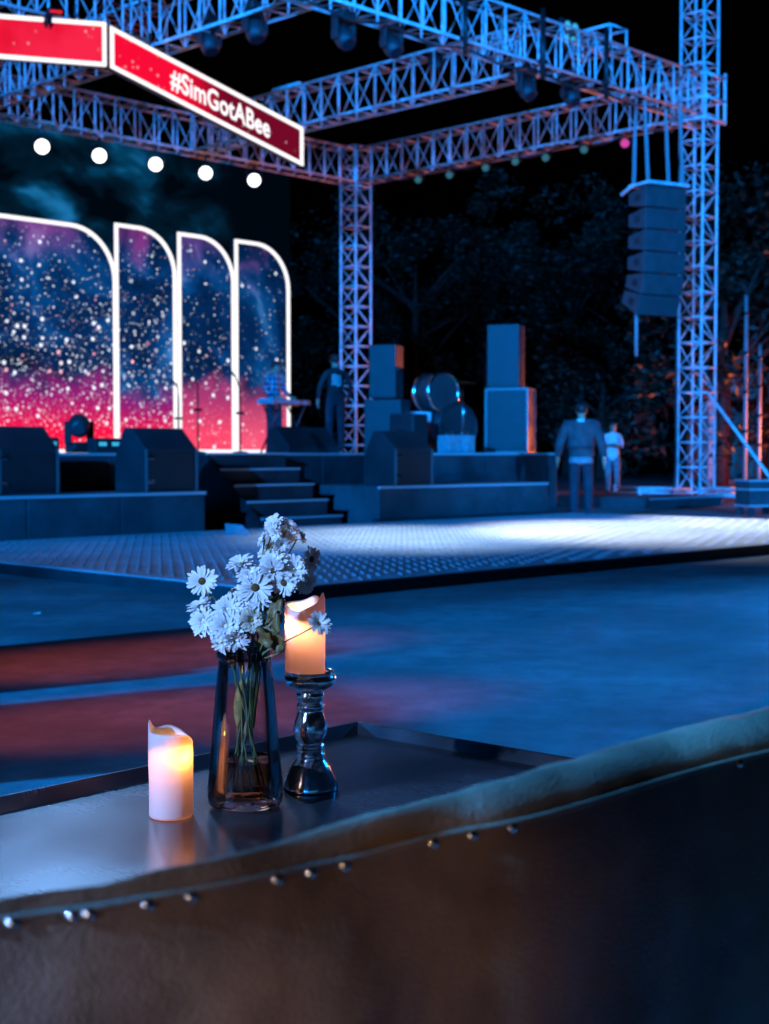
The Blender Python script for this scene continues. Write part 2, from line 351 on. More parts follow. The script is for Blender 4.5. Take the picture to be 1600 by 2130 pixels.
C0 = on_z(560, 1257, 0.0)                     # near corner of the dance floor
df = thing('dance_floor', 'raised dance floor of pale tread plate with a dark edge before the stage', 'dance floor', C0, TH); tag(df, kind='structure')
FL, FW, FT = 11.2, 5.85, .10
MB().box((FL / 2, FW / 2, FT / 2 - .005), (FL, FW, FT - .01)).build('deck_base', 'black_wood', df)
nx, ny = 9, 5
for i in range(nx):
    for j in range(ny):
        a = FL / nx; b = FW / ny
        MB().box((0, 0, 0), (a - .006, b - .006, .012)).build('floor_plate', 'tread_plate', df, loc=((i + .5) * a, (j + .5) * b, FT - .006 + random.uniform(-.0008, .0008)))
lg = MB(); PA = math.radians(90 - 45.6 + 9); ca, sa = math.cos(PA), math.sin(PA)      # slanted lugs, staggered rows
LS, WS = .34, .088
for i in range(-40, 60):
    for j in range(-90, 150):
        a = (i + (.5 if j % 2 else 0)) * LS + random.uniform(-.012, .012); b = j * WS + random.uniform(-.004, .004); x = a * ca - b * sa; y = a * sa + b * ca
        if not (.12 < x < FL - .12 and .12 < y < FW - .12): continue
        dx, dy = ca * .115, sa * .115; px, py = -sa * .02, ca * .02; z0 = FT - .001; z1 = FT + .010
        lg.add([(x - dx, y - dy, z0), (x + px, y + py, z0), (x + dx, y + dy, z0), (x - px, y - py, z0), (x - dx * .7, y - dy * .7, z1), (x + dx * .7, y + dy * .7, z1)],
               [(0, 3, 5, 4), (3, 2, 5), (2, 1, 4, 5), (1, 0, 4)])
o = lg.build('tread_lugs', 'tread_plate', df); tag(o, kind='stuff')

# ------------------------------------------------------------------ trusses
ZB = 0.0
ZB = hit_v(1447, 246, 0)[1]; TH_ = .78; TW = .5
def truss(name, label, A, B, side, up, w_, h_, bay=.5, group=None, rc=.027, rs=.021, rd=.011, skip=()):
    A = V(A); B = V(B); d = (B - A); L = d.length; d.normalize(); n = max(1, round(L / bay)); st = L / n
    t = thing(name, label, 'truss', A, 0, group)
    off = {(a, b): side * (w_ / 2 * a) + up * (h_ * b) for a in (-1, 1) for b in (0, 1)}
    for q in off.values(): bar('chord', q, q + d * L, rc, 'aluminium', t, 10)
    for i in range(n + 1):
        c = d * (st * i)
        for a in (-1, 1): bar('strut', c + off[a, 0], c + off[a, 1], rs, 'aluminium', t)
        for b in (0, 1): bar('strut', c + off[-1, b], c + off[1, b], rs * .9, 'aluminium', t)
        if i < n:
            e = d * (st * (i + 1)); f = i % 2
            for a in (-1, 1): bar('diagonal_brace', c + off[a, f], e + off[a, 1 - f], rd, 'aluminium', t)
            bar('diagonal_brace', c + off[-1 if f else 1, 0], e + off[1 if f else -1, 0], rd, 'aluminium', t)
            bar('diagonal_brace', c + off[1 if f else -1, 1], e + off[-1 if f else 1, 1], rd, 'aluminium', t)
    return t
DV = None
# depth of the roof from the far corner tower at pixel 740
v2 = hit_u(740, 372, 0)[0]; DV = v2
def roof(name, label, u0, v0, u1, v1, z=None, **k):
    A = S(u0, v0, z if z else ZB); B = S(u1, v1, z if z else ZB); d = (B - A).normalized(); return truss(name, label, A, B, d.cross(Z_), Z_, TW, TH_, **k)
roof('roof_truss', 'blue lit aluminium front roof truss running above the dance floor edge', .3, 0, 12.3, 0)
roof('roof_truss', 'side roof truss joining the two corner towers, small spotlights under it', 0, .3, 0, DV - .3)
U1 = hit_u and -( (on_y(800, 232, 1) - P1).dot(XL) )
def u_of_depth_truss(px, py):     # solve for u of a point at chord height ZB
    p = on_z(px, py, ZB); return -(p - P1).dot(XL)
UA = u_of_depth_truss(800, 226); UB = u_of_depth_truss(345, 100)
roof('roof_truss', 'inner roof truss ending behind the lettered red banner arm', UA, .3, UA, DV - .3)
roof('roof_truss', 'inner roof truss with red lashing straps above the banner peak', UB, .3, UB, DV - .3)
roof('roof_truss', 'dim rear roof truss carrying the row of white lamps', .3, DV, 13.2, DV)
VB = 3.3
roof('roof_truss', 'short cross truss behind the plain red banner arm', UB + .3, VB + .5, UB + 5, VB + .5, ZB + .06)
truss('truss_stub', 'short truss stub standing on top of the front truss', S(2.75, .0, ZB + TH_ + .06), S(2.75, 1.0, ZB + TH_ + .06), XL, Z_, .5, .38)
TT = 11.6
def tower(label, u, v, top):
    A = S(u, v, .22); t = truss('truss_tower', label, A + YL * -.26, A + YL * -.26 + Z_ * (top - .22), XL, YL, .52, .52, rc=.03, rs=.019, rd=.011, group='roof towers')
    MB().box((0, 0, .0), (.8, .8, .03), Matrix.Rotation(TH, 3, 'Z')).build('base_plate', 'aluminium', t, loc=YL * .26 + Z_ * -.19)
    for a in (-1, 1):
        for b in (-1, 1): bar('screw_jack', YL * .26 + XL * .26 * a + YL * .26 * b + Z_ * -.2, YL * .26 + XL * .26 * a + YL * .26 * b + Z_ * .1, .03, 'aluminium', t)
    return t
tw = tower('tall lattice tower beside the hanging line array, braced at its foot', 0, 0, TT)
# sleeve block where the roof meets the tower
q = YL * .26
zc = ZB + TH_ / 2 - .22
sl = MB()
for a in (-1, 1):
    for b in (-1, 1): sl.cyl(q + XL * .36 * a + YL * .36 * b + Z_ * (zc - .5), q + XL * .36 * a + YL * .36 * b + Z_ * (zc + .5), .035, n=8)
for zz in (-.45, -.05, .4):
    for a in (-1, 1):
        sl.cyl(q + XL * .36 * a + YL * -.36 + Z_ * (zc + zz), q + XL * .36 * a + YL * .36 + Z_ * (zc + zz), .035, n=8)
        sl.cyl(q + YL * .36 * a + XL * -.36 + Z_ * (zc + zz), q + YL * .36 * a + XL * .36 + Z_ * (zc + zz), .035, n=8)
sl.build('sleeve_block', 'aluminium', tw)
for (a, b) in ((-1, 0), (1, 0), (0, -1), (0, 1)):        # outriggers with feet and braces
    d = XL * a + YL * b
    bar('outrigger', q + d * .2 + Z_ * -.06, q + d * 2.0 + Z_ * -.06, .045, 'aluminium', tw); bar('outrigger', q + d * .2 + Z_ * .06, q + d * 2.0 + Z_ * .06, .025, 'aluminium', tw)
    if (a, b) == (0, -1): bar('outrigger_brace', q + d * .28 + Z_ * 1.95, q + d * 1.9 + Z_ * .0, .035, 'aluminium', tw)
    bar('outrigger_foot', q + d * 1.95 + Z_ * -.2, q + d * 1.95 + Z_ * .12, .035, 'aluminium', tw)
    MB().cyl(q + d * 1.95 + Z_ * -.22, q + d * 1.95 + Z_ * -.18, .14, n=14).build('foot_pad', 'aluminium', tw)
tower('lattice tower at the rear corner behind the stage', 0, DV, ZB + TH_ + .1)

# dark hanging pipes on the face of the front truss
for (x, y0, y1) in ((968, -20, 112), (1130, 18, 165), (1262, 62, 206)):
    ua, za = hit_v(x, y0, -.34); ub, zb2 = hit_v(x, y1, -.34); zl = min(za, zb2); zh = min(za, zb2) + abs(za - zb2)
    p = thing('clamp_pipe', 'black vertical pipe clamped to the face of the front truss', 'pipe', S(ua, -.34, zl), TH, 'pipes clamped on the front truss')
    bar('pipe', (0, 0, 0), (0, 0, zh - zl), .045, 'black_metal', p)
    for f in (.25, .8): MB().box((0, .03, (zh - zl) * f), (.12, .1, .06)).build('clamp', 'black_metal', p, bevel=.008)

# ------------------------------------------------------------------ hanging lamps
def par_lamp(pos, tgt, lens, label, group, r=.11, L=.26, drop=.22):
    t = thing('par_lamp', label, 'lamp', pos, 0, group); d = (V(tgt) - V(pos)).normalized(); p = V((0, 0, 0))
    MB().cyl(p - d * L, p, r * .8, r, 18).build('lamp_body', 'black_metal', t)
    MB().cyl(p + d * .001, p + d * .012, r * .93, n=20).build('lens', lens, t)
    s = d.cross(Z_).normalized(); y = MB(); c = p - d * L * .5
    y.tube([c + s * (r + .02), c + s * (r + .02) + Z_ * drop * .8, c + Z_ * drop, c - s * (r + .02) + Z_ * drop * .8, c - s * (r + .02)], .012, 6); y.build('yoke', 'black_metal', t)
    MB().box(c + Z_ * (drop + .05), (.06, .05, .1)).build('clamp', 'black_metal', t, bevel=.006)
    return t
def moving_head(pos, tgt, lens, label, group, s=1.0, up=1):
    t = thing('moving_head_lamp', label, 'lamp', pos, TH, group); R = Matrix.Rotation(-TH, 3, 'Z'); d = (R @ (V(tgt) - V(pos))).normalized()
    MB().box((0, 0, .30 * s * up), (.30 * s, .24 * s, .12 * s)).build('lamp_base', 'black_plastic', t, bevel=.02 * s)
    y = MB()
    for a in (-1, 1): y.box((a * .17 * s, 0, .1 * s * up), (.05 * s, .12 * s, .30 * s))
    y.box((0, 0, .235 * s * up), (.38 * s, .12 * s, .03 * s)); y.build('yoke', 'black_plastic', t, bevel=.012 * s)
    h = MB(); h.tube([-d * .2 * s, -d * .16 * s, d * .05 * s, d * .16 * s], [.07 * s, .13 * s, .14 * s, .115 * s], 18); h.build('lamp_head', 'black_plastic', t)
    MB().cyl(d * .161 * s, d * .172 * s, .1 * s, n=20).build('lens', lens, t)
    if up > 0: MB().box((0, 0, .42 * s), (.05 * s, .05 * s, .14 * s)).build('clamp', 'black_metal', t)
    return t
for (x, y) in ((88, 305), (207, 324), (324, 342), (428, 360), (529, 375)):
    u, z = hit_v(x, y, DV - .1); par_lamp(S(u, DV - .1, z), (0, 0, 1.0), 'lamp_white', 'glaring white round lamp hung below the rear truss', 'white lamps in a row under the rear truss', .155, .3, .28)
for k, (x, y) in enumerate(((870, 374), (935, 364), (1010, 349), (1072, 336), (1135, 328), (1215, 311))):
    v, z = hit_u(x, y, .15); par_lamp(S(.15, v, z), (-3, 8, 1), 'lamp_cyan_dim', 'small dim spotlight hung under the side truss', 'dim spotlights under the side truss', .085, .2, .2)
v, z = hit_u(1300, 298, .15); par_lamp(S(.15, v, z), (0, 0, 1), 'lamp_pink', 'small pink glowing spotlight under the side truss near the line array', 'lit side spotlights', .095, .2, .2)
for (x, y, pl) in ((715, 78, 'v'), (815, 96, 'v'), (1095, 187, 'v'), (1187, 200, 'v')):
    u, z = hit_v(x, y, .1); moving_head(S(u, .1, z), (S(u, -6, 0)), 'dark_lens', 'black moving head lamp hung under the front truss', 'unlit moving heads under the front truss', 1.05)
for (x, y) in ((435, 88), (530, 62)):
    v, z = hit_u(x, y, UB); moving_head(S(UB, v, z), S(UB, v - 3, 0), 'dark_lens', 'black moving head lamp hung from the truss with red straps', 'moving heads on the strapped truss', 1.1)
v, z = hit_u(908, 132, UA - .1); moving_head(S(UA - .1, v, z), S(UA, v - 4, 0), 'dark_lens', 'black moving head lamp at the front end of the inner truss', 'inner truss lamp', 1.0)
# four-cell blinder
u, z = hit_v(1187, 70, .3); bl = thing('blinder_lamp', 'four cell blinder lamp glowing cyan on top of the front truss', 'lamp', S(u, .3, z), TH)
MB().box((0, .06, 0), (.48, .1, .5)).build('lamp_housing', 'black_metal', bl, bevel=.02)
for a in (-1, 1):
    for b in (-1, 1): MB().cyl((a * .11 + b * .02, 0, b * .12), (a * .11 + b * .02, -.012, b * .12), .085, n=20).build('lens', 'lamp_cyan', bl)
MB().box((0, .1, -.3), (.08, .06, .3)).build('bracket', 'black_metal', bl)
v, z = hit_u(700, 156, UA); pb = thing('tube_lamp', 'blue tube lamp lying on top of the inner truss', 'lamp', S(UA, 6.6, ZB + TH_ + .1), TH)
MB().cyl((0, -.35, 0), (0, .45, 0), .07, n=12).build('tube', 'aluminium', pb); MB().box((0, .05, -.06), (.16, .1, .06)).build('bracket', 'black_metal', pb)
# red lashing straps round the inner truss
for (xa, ya, xb, yb) in ((258, 48, 278, 18), (290, 20, 312, 70), (328, 62, 334, 38)):
    va, za = hit_u(xa, ya, UB - .29); vb_, zb_ = hit_u(xb, yb, UB - .29); a = S(UB + .29, va, za); b = S(UB + .29, vb_, zb_); a2 = S(UB - .29, va, za); b2 = S(UB - .29, vb_, zb_)
    s = MB(); h = V((0, 0, .0)); wv = YL * .045
    pts = [a, b, b2, a2]
    for i in range(4):
        p, q2 = pts[i], pts[(i + 1) % 4]; s.add([p - wv, p + wv, q2 + wv, q2 - wv], [(0, 1, 2, 3)])
    o = s.build('lashing_strap', 'red_strap'); so = o.modifiers.new('solid', 'SOLIDIFY'); so.thickness = .01
    tag(o, 'red ratchet strap wrapped round the inner truss above the banner', 'strap', 'red lashing straps')

# ------------------------------------------------------------------ LED banner (peak shaped)
def banner(name, label, x0, yt0, yb0, x1, yt1, yb1, mat, text=None):
    (u0, a0), (u1, a1) = hit_v(x0, yt0, VB), hit_v(x1, yt1, VB); b0 = hit_v(x0, yb0, VB)[1]; b1 = hit_v(x1, yb1, VB)[1]
    t = thing(name, label, 'banner', S(u0, VB, b0), TH); Wd = u0 - u1; h0 = a0 - b0; h1 = a1 - b1; dz = b1 - b0
    def P(fx, fz): return (Wd * fx, (dz * fx) + (h0 + (h1 - h0) * fx) * fz)
    MB().prism([P(0, 0), P(1, 0), P(1, 1), P(0, 1)], .12).build('cabinet', 'black_metal', t)
    sc2 = MB(); p = [P(.0, 0), P(1, 0), P(1, 1), P(0, 1)]; sc2.add([(x, -.004, z) for x, z in p], [(0, 1, 2, 3)]); sc2.build('screen', mat, t)
    bw = .062
    for (A, B) in (((0, 0), (1, 0)), ((0, 1), (1, 1)), ((0, 0), (0, 1)), ((1, 0), (1, 1))):
        a = P(*A); b = P(*B); m = MB(); s = 1 if (A[1] == 0) else -1
        if A[1] == B[1]:
            m.add([(a[0], -.03, a[1]), (b[0], -.03, b[1]), (b[0], -.03, b[1] + s * bw), (a[0], -.03, a[1] + s * bw)] + [(a[0], -.006, a[1]), (b[0], -.006, b[1]), (b[0], -.006, b[1] + s * bw), (a[0], -.006, a[1] + s * bw)],
                  [(0, 1, 2, 3), (4, 7, 6, 5), (0, 4, 5, 1), (2, 6, 7, 3), (0, 3, 7, 4), (1, 5, 6, 2)])
        else:
            sx = 1 if A[0] == 0 else -1; m.box((a[0] + sx * bw / 2, -.02, (a[1] + b[1]) / 2), (bw, .026, abs(b[1] - a[1]) - .05))
        m.build('light_border', 'led_white', t)
    for f in (.2, .8):
        x, z = P(f, 1); bar('hanger', (x, .06, z), (x, .06, max(z + .25, 0)), .02, 'black_metal', t)
    if text:
        cu = bpy.data.curves.new('txt', 'FONT'); cu.body = text; cu.size = 1; cu.offset = .02; cu.extrude = .0; cu.space_character = 1.03
        to = bpy.data.objects.new('txt', cu); C.objects.link(to); bpy.context.view_layer.update()
        me = bpy.data.meshes.new_from_object(to.evaluated_get(bpy.context.evaluated_depsgraph_get())); bpy.data.objects.remove(to)
        xs = [q.co.x for q in me.vertices]; ys = [q.co.y for q in me.vertices]; x0_, x1_ = min(xs), max(xs); ymin, ymax = min(ys), max(ys)
        f0 = (345 - x0) / (x1 - x0) * .985; f1 = (553 - x0) / (x1 - x0) * 1.0
        for q in me.vertices:
            f = f0 + (f1 - f0) * (q.co.x - x0_) / (x1_ - x0_); g_ = .22 + .56 * (q.co.y - ymin) / (ymax - ymin); x, z = P(f, g_); q.co = (x, -.012, z)
        me.materials.append(M['led_white']); link('lettering', me, t)
    return t
banner('led_banner', 'plain red glowing banner arm with white border, rising to the peak', -90, 23, 115, 219, 47, 139, 'banner_red')
banner('led_banner', 'red glowing banner arm lettered #SimGotABee, sloping down from the peak', 228, 54, 141, 629, 266, 346, 'banner_dark', '#SimGotABee')
u, z = hit_v(97, 40, VB - .08); cl = thing('banner_lamp', 'small black clamp lamp with red glow on top of the plain red banner', 'lamp', S(u, VB - .12, z), TH)
MB().box((0, 0, -.02), (.1, .08, .14)).build('clamp', 'black_metal', cl, bevel=.01)
for a in (-1, 1): MB().box((a * .05, -.01, -.1), (.03, .03, .1), Matrix.Rotation(a * .5, 3, 'Y')).build('clamp_jaw', 'black_metal', cl)
MB().cyl((.0, 0, .1), (.22, 0, .13), .06, n=12).build('lamp_body', 'black_metal', cl); MB().cyl((.0, -.062, .1), (.2, -.062, .128), .02, n=8).build('lens', 'lamp_red', cl)

# ------------------------------------------------------------------ stage decks
def deck(name, label, u0, u1, v0, v1, z0, z1, mat, cat='stage', seams=0, kind=None, group=None):
    t = thing(name, label, cat, S(u0, v0, 0), TH, group); L = u0 - u1
    if kind: t['kind'] = kind
    n = seams or 1; w_ = L / n
    for i in range(n):
        MB().box(((i + .5) * w_, (v1 - v0) / 2, (z0 + z1) / 2), (w_ - .012, v1 - v0, z1 - z0)).build('deck_module', mat, t, bevel=.008)
    MB().box((L / 2, .005, z1 - .018), (L, .05, .034)).build('edge_trim', 'edge_trim', t)
    return t
SH = 1.0
deck('stage', 'main black stage deck carrying the screens and band equipment', 20, 5.7, -.9, 10.6, 0, SH, 'stage_ply', seams=8)
deck('stage_wing', 'rear stage wing under the last arched screen', 5.69, 2.6, 3.0, 10.6, 0, SH, 'stage_ply', 'stage', seams=2)
deck('front_riser', 'low black riser in front of the stage left of the stairs', 19, 14.25, -2.3, -.93, 0, .55, 'stage_cloth', 'riser', seams=4)
deck('front_riser', 'low black riser between the stairs and the walking man', 11.35, 7.75, -2.3, -.93, 0, .56, 'stage_cloth', 'riser', seams=4)
st = thing('stage_stairs', 'black five step stairs leading up to the stage', 'stairs', S(13.3, -2.2, 0), TH)
for i in range(5):
    h = SH * (i + 1) / 5 - .0; y0 = i * .27
    MB().box((.68, y0 + (1.27 - y0) / 2, h - .1), (1.36, 1.27 - y0, .2 if i else .2)).build('step', 'stage_ply', st, bevel=.005)
    MB().box((.68, y0 - .002, h - .012), (1.36, .05, .026)).build('step_nosing', 'edge_trim', st)
MB().prism([(0, 0), (1.27, 0), (1.27, SH - .03), (1.05, SH - .03), (0, .17)], .03, Matrix.Rotation(math.pi / 2, 4, 'Z') @ Matrix.Translation((0, 0.0, 0))).build('side_panel', 'black_metal', st)
# low platform behind the walking man
deck('low_platform', 'low grey platform on the ground beside the truss tower foot', 3.4, 1.0, -1.2, 1.2, 0, .2, 'stage_cloth', 'platform', seams=2)

# ------------------------------------------------------------------ LED screens
VS = 8.4
def arch_poly(w_, h_, r, n=14):        # sharp upper left corner, round upper right corner
    return [(0, 0), (w_, 0), (w_, h_ - r)] + [(w_ - r + r * math.cos(a), h_ - r + r * math.sin(a)) for a in [math.pi / 2 * i / n for i in range(1, n + 1)]] + [(0, h_)]
def screen(label, xl, xr, ytop, mat, wide=None):
    u0, zt = hit_v(xl, ytop, VS); u1 = hit_v(xr, 800, VS)[0]
    if wide: u0 = u1 + wide
    w_ = u0 - u1; h_ = zt - SH; r = min(w_ * .62, 1.05)
    t = thing('arched_led_screen', label, 'screen', S(u0, VS, SH), TH)
    po = arch_poly(w_, h_, r); MB().prism(po, .12).build('cabinet', 'black_metal', t)
    sm = MB(); sm.add([(x, -.006, z) for x, z in po], [tuple(range(len(po)))]); sm.build('screen', mat, t)
    fw = .068; pi_ = [(x + fw, z + fw) for x, z in [(0, 0)]] ; inner = [(fw, fw), (w_ - fw, fw)] + [(w_ - fw, h_ - r)] + [(w_ - r + (r - fw) * math.cos(a), h_ - r + (r - fw) * math.sin(a)) for a in [math.pi / 2 * i / 14 for i in range(1, 15)]] + [(fw, h_ - fw)]
    fr = MB(); n = len(po)
    fr.add([(x, -.05, z) for x, z in po] + [(x, -.05, z) for x, z in inner] + [(x, -.008, z) for x, z in po] + [(x, -.008, z) for x, z in inner],
           [(i, (i + 1) % n, n + (i + 1) % n, n + i) for i in range(n)] + [(2 * n + i, 2 * n + (i + 1) % n, (i + 1) % n, i) for i in range(n)] + [(n + i, n + (i + 1) % n, 3 * n + (i + 1) % n, 3 * n + i) for i in range(n)])
    fr.build('light_frame', 'led_white', t)
    for f in (.2, .8): bar('back_brace', (w_ * f, .12, h_ * .6), (w_ * f, 1.0, 0), .025, 'black_metal', t)
    return t
screen('widest arched screen with blue nebula and dense white sparkles', -60, 242, 437, 'screen_a', 4.2)
screen('narrow arched screen with purple top beside the widest screen', 237, 366, 464, 'screen_b')
screen('narrow arched screen with few sparkles behind the tall microphone stand', 368, 487, 483, 'screen_c')
screen('outermost narrow arched screen behind the keyboard player', 487, 601, 498, 'screen_d')
ub = hit_v(604, 600, DV + .45)[0]; zb_ = ZB + .15
bd = thing('painted_smoke_panel', 'wide dim panel painted with glowing blue smoke behind the arched screens', 'screen', S(15.5, DV + .45, SH), TH)  # glowing panel in place of lit smoke
MB().box(((15.5 - ub) / 2, .09, (zb_ - SH) / 2), (15.5 - ub, .14, zb_ - SH)).build('cabinet', 'black_metal', bd)
MB().add([(0, 0, 0), (15.5 - ub, 0, 0), (15.5 - ub, 0, zb_ - SH), (0, 0, zb_ - SH)], [(0, 1, 2, 3)]).build('screen', 'painted_smoke', bd)

# ------------------------------------------------------------------ loudspeakers
def speaker(name, label, pos, rot, w_, d_, h_, group=None, frame=False, two=False):
    t = thing(name, label, 'speaker', pos, rot, group)
    MB().box((0, 0, h_ / 2), (w_, d_, h_)).build('cabinet', 'black_wood', t, bevel=.015)
    MB().box((0, -d_ / 2 - .008, h_ / 2), (w_ * .9, .02, h_ * .92)).build('grille', 'cabinet_grille', t, bevel=.006)
    if frame:
        for a in (-1, 1):
            for b in (-1, 1): MB().box((a * w_ / 2, b * d_ / 2, h_ / 2), (.035, .035, h_ + .02)).build('corner_trim', 'cabinet_trim', t)
        for a in (-1, 1):
            for zz in (0.012, h_): MB().box((0, a * d_ / 2, zz), (w_ - .04, .035, .035)).build('corner_trim', 'cabinet_trim', t); MB().box((a * w_ / 2, 0, zz), (.035, d_ - .04, .035)).build('corner_trim', 'cabinet_trim', t)
    for a in (-1, 1):
        MB().box((a * (w_ / 2 + .004), 0, h_ * .55), (.02, .16, .08)).build('handle', 'black_metal', t, bevel=.006)
    return t
def at_v(px, v, z=SH): return S(hit_v(px, 900, v)[0], v, z)
pp = at_v(1062, -.35); RS = math.radians(-20)
speaker('subwoofer', 'large flight framed subwoofer carrying a tall speaker on the stage', pp, RS, .70, .5, 1.05, frame=True)
speaker('loudspeaker', 'tall loudspeaker on the framed subwoofer, orange lit side', pp + V((-.08, .02, 1.07)), RS, .55, .4, 1.05)
pp = at_v(806, .5); speaker('subwoofer', 'dark subwoofer on the stage beside the rear tower', pp, RS, .62, .5, .85); speaker('loudspeaker', 'dark loudspeaker on the subwoofer beside the rear tower', pp + V((-.02, 0, .87)), RS, .45, .4, .85)
pp = at_v(850, .0); speaker('amplifier_case', 'low equipment case beside the dark subwoofer', pp, TH, .35, .5, .62)
def wedge(label, px, v, z, w_=.74, h_=.50, s_=.24):
    p = S(hit_v(px, 1000, v)[0], v, z); t = thing('monitor_cabinet', label, 'speaker', p, TH, 'cabinets along the stage front')
    R = Matrix.Rotation(math.pi / 2, 4, 'Z')
    MB().prism([(-.3, 0), (.3, 0), (.3, h_ * .8), (.12, h_ + s_), (-.02, h_ + s_), (-.3, h_)], w_, Matrix.Translation((w_ / 2, 0, 0)) @ R).build('cabinet', 'black_wood', t, bevel=.012)
    MB().box((0, -.305, h_ * .5), (w_ * .86, .016, h_ * .86)).build('grille', 'cabinet_grille', t, bevel=.004)
    for a in (-1, 1): MB().box((a * w_ * .485, -.308, h_ * .5), (.028, .02, h_ * .97)).build('edge_trim', 'cabinet_trim', t)
    for zz in (.25, .8): MB().box((-w_ * .42, -.318, h_ * zz), (.1, .02, .05)).build('handle', 'chrome', t, bevel=.006)
    return t
wedge('sloped monitor cabinet on the riser beside the dark gap left of the stairs', 325, -1.9, .55)
wedge('sloped monitor cabinet on the riser right of the stairs', 828, -1.9, .56)
wedge('sloped monitor cabinet on the riser in front of the widest screen', 30, -1.6, .55)
def stage_wedge(px, v, label):
    p = at_v(px, v); t = thing('floor_monitor', label, 'speaker', p, TH, 'floor wedges on the stage')
    MB().prism([(-.25, 0), (.28, 0), (.2, .36), (.05, .40), (-.25, .08)], .6, Matrix.Translation((.3, 0, 0)) @ Matrix.Rotation(math.pi / 2, 4, 'Z')).build('cabinet', 'black_wood', t, bevel=.01)
    MB().box((0, -.11, .245), (.54, .40, .012), Matrix.Rotation(.83, 3, 'X')).build('grille', 'cabinet_grille', t)
stage_wedge(608, .6, 'floor wedge monitor beside the head of the stairs'); stage_wedge(655, .9, 'floor wedge monitor at the feet of the person with the printed back')

# line array
la_u = hit_v(1385, 500, -.4)[0]; za = hit_v(1385, 378, -.4)[1]
LA = S(la_u, -.4, za); la = thing('line_array', 'hanging curved column of six line array loudspeakers by the lattice tower', 'speaker', LA, TH - math.radians(17))
W_, D_, H_ = .98, .5, .40
ang = [0, -.01, -.02, -.05, -.2, -.42]; pos = V((0, 0, -.1))
for k, a in enumerate(ang):
    R = Matrix.Rotation(-a, 4, 'X'); m = Matrix.Translation(pos) @ R
    pr = [(0, 0), (0, -H_ + .012), (D_, -H_ + .085), (D_, -.085)]
    cab = MB().prism(pr, W_, m @ Matrix.Translation((W_ / 2, 0, 0)) @ Matrix.Rotation(math.pi / 2, 4, 'Z')).build('array_cabinet', 'array_grille', la, bevel=.008)
    MB().box(m @ V((0, -.012, -H_ / 2)), (W_ * .94, .02, H_ * .9), m.to_3x3()).build('grille', 'array_grille', cab, bevel=.004)
    for s in (-1, 1): MB().box(m @ V((s * (W_ / 2 + .002), D_ * .45, -H_ / 2)), (.008, .15, .13), m.to_3x3()).build('handle_recess', 'black_plastic', cab)
    pos = m @ V((0, 0, -H_ - .006))
bot = pos.copy()
MB().box((0, .2, -.05), (W_, .62, .06)).build('bumper_frame', 'aluminium', la, bevel=.01)
MB().box((-W_ / 2 - .01, .55, -.12), (.04, .34, .05), Matrix.Rotation(-.35, 3, 'X')).build('bumper_arm', 'aluminium', la)
for (x, y, xt) in ((-.42, .0, -.42), (-.42, .42, -.36), (.42, .0, .42), (.42, .42, .36)):
    MB().add([(x - .03, y, -.03), (x + .03, y, -.03), (xt + .03, .12 + y * .8, ZB - za), (xt - .03, .12 + y * .8, ZB - za)], [(0, 1, 2, 3)]).build('hanging_strap', 'strap_grey', la).modifiers.new('s', 'SOLIDIFY').thickness = .03
MB().tube([bot + V((-.3, .2, .1)), bot + V((-.3, .2, -.2)), bot + V((-.3, .2, -.75))], [.035, .035, .03], 8).build('pull_back_cable', 'strap_grey', la)

# ------------------------------------------------------------------ band gear
def mic_stand(px, v, h_, label, boom=.0):
    p = at_v(px, v); t = thing('microphone_stand', label, 'microphone', p, TH, 'microphone stands on the stage')
    MB().lathe([(.0, .0), (.13, 0), (.13, .015), (.02, .03)], 20).build('base', 'black_metal', t); bar('pole', (0, 0, .02), (0, 0, h_ - .2), .013, 'black_metal', t)
    MB().tube([(-.0, 0, h_ - .22), (-.0 - boom * .5, 0, h_ - .1), (-boom, 0, h_)], .011, 6).build('boom', 'black_metal', t)
    MB().tube([(-boom, 0, h_), (-boom - .08, 0, h_ + .06), (-boom - .13, 0, h_ + .1)], [.016, .022, .03], 10).build('microphone', 'black_plastic', t)
    MB().box((0, 0, h_ * .52), (.16, .03, .04)).build('clamp', 'black_metal', t)
mic_stand(412, 3.0, 1.35, 'tall boom microphone stand before the few-sparkle screen', .14); mic_stand(500, 2.6, 1.25, 'slim microphone stand in front of the white frame seam', .1); mic_stand(372, 4.4, 1.15, 'shorter microphone stand before the purple topped screen', .02)
moving_head(at_v(165, 1.2, SH + .38), at_v(165, 6, 3), 'lamp_cyan', 'moving head lamp standing on the stage before the widest screen', 'moving heads standing on the stage', 1.05, -1)
moving_head(at_v(1085, -.55, SH + .36), (0, 0, 1.4), 'lamp_pink', 'moving head lamp standing beside the framed subwoofer', 'moving heads standing on the stage', 1.0, -1)
for (px, v) in ((205, .9), (232, .9), (100, .7)):
    b = thing('power_box', 'small lit power box on the stage edge before the widest screen', 'box', at_v(px, v), TH, 'power boxes on the stage')
    MB().box((0, 0, .1), (.22, .2, .2)).build('housing', 'black_plastic', b, bevel=.01); MB().box((0, -.104, .12), (.12, .01, .05)).build('indicator', 'lamp_cyan', b)
# keyboard on its stand
kp = at_v(592, 4.2); kb = thing('keyboard', 'electronic keyboard on a folding stand in front of its player', 'keyboard', kp, TH + .25)
MB().box((0, 0, .93), (1.25, .36, .09)).build('keyboard_body', 'grey_cloth', kb, bevel=.015); MB().box((0, .09, .98), (1.1, .15, .012)).build('keys', 'white_cloth', kb)
for a in (-1, 1):
    for s in (-1, 1): bar('stand_leg', (a * .4, -s * .25, .0), (a * .4, s * .2, .89), .018, 'black_metal', kb)
MB().box((0, 0, .885), (.9, .04, .03)).build('stand_bar', 'black_metal', kb)
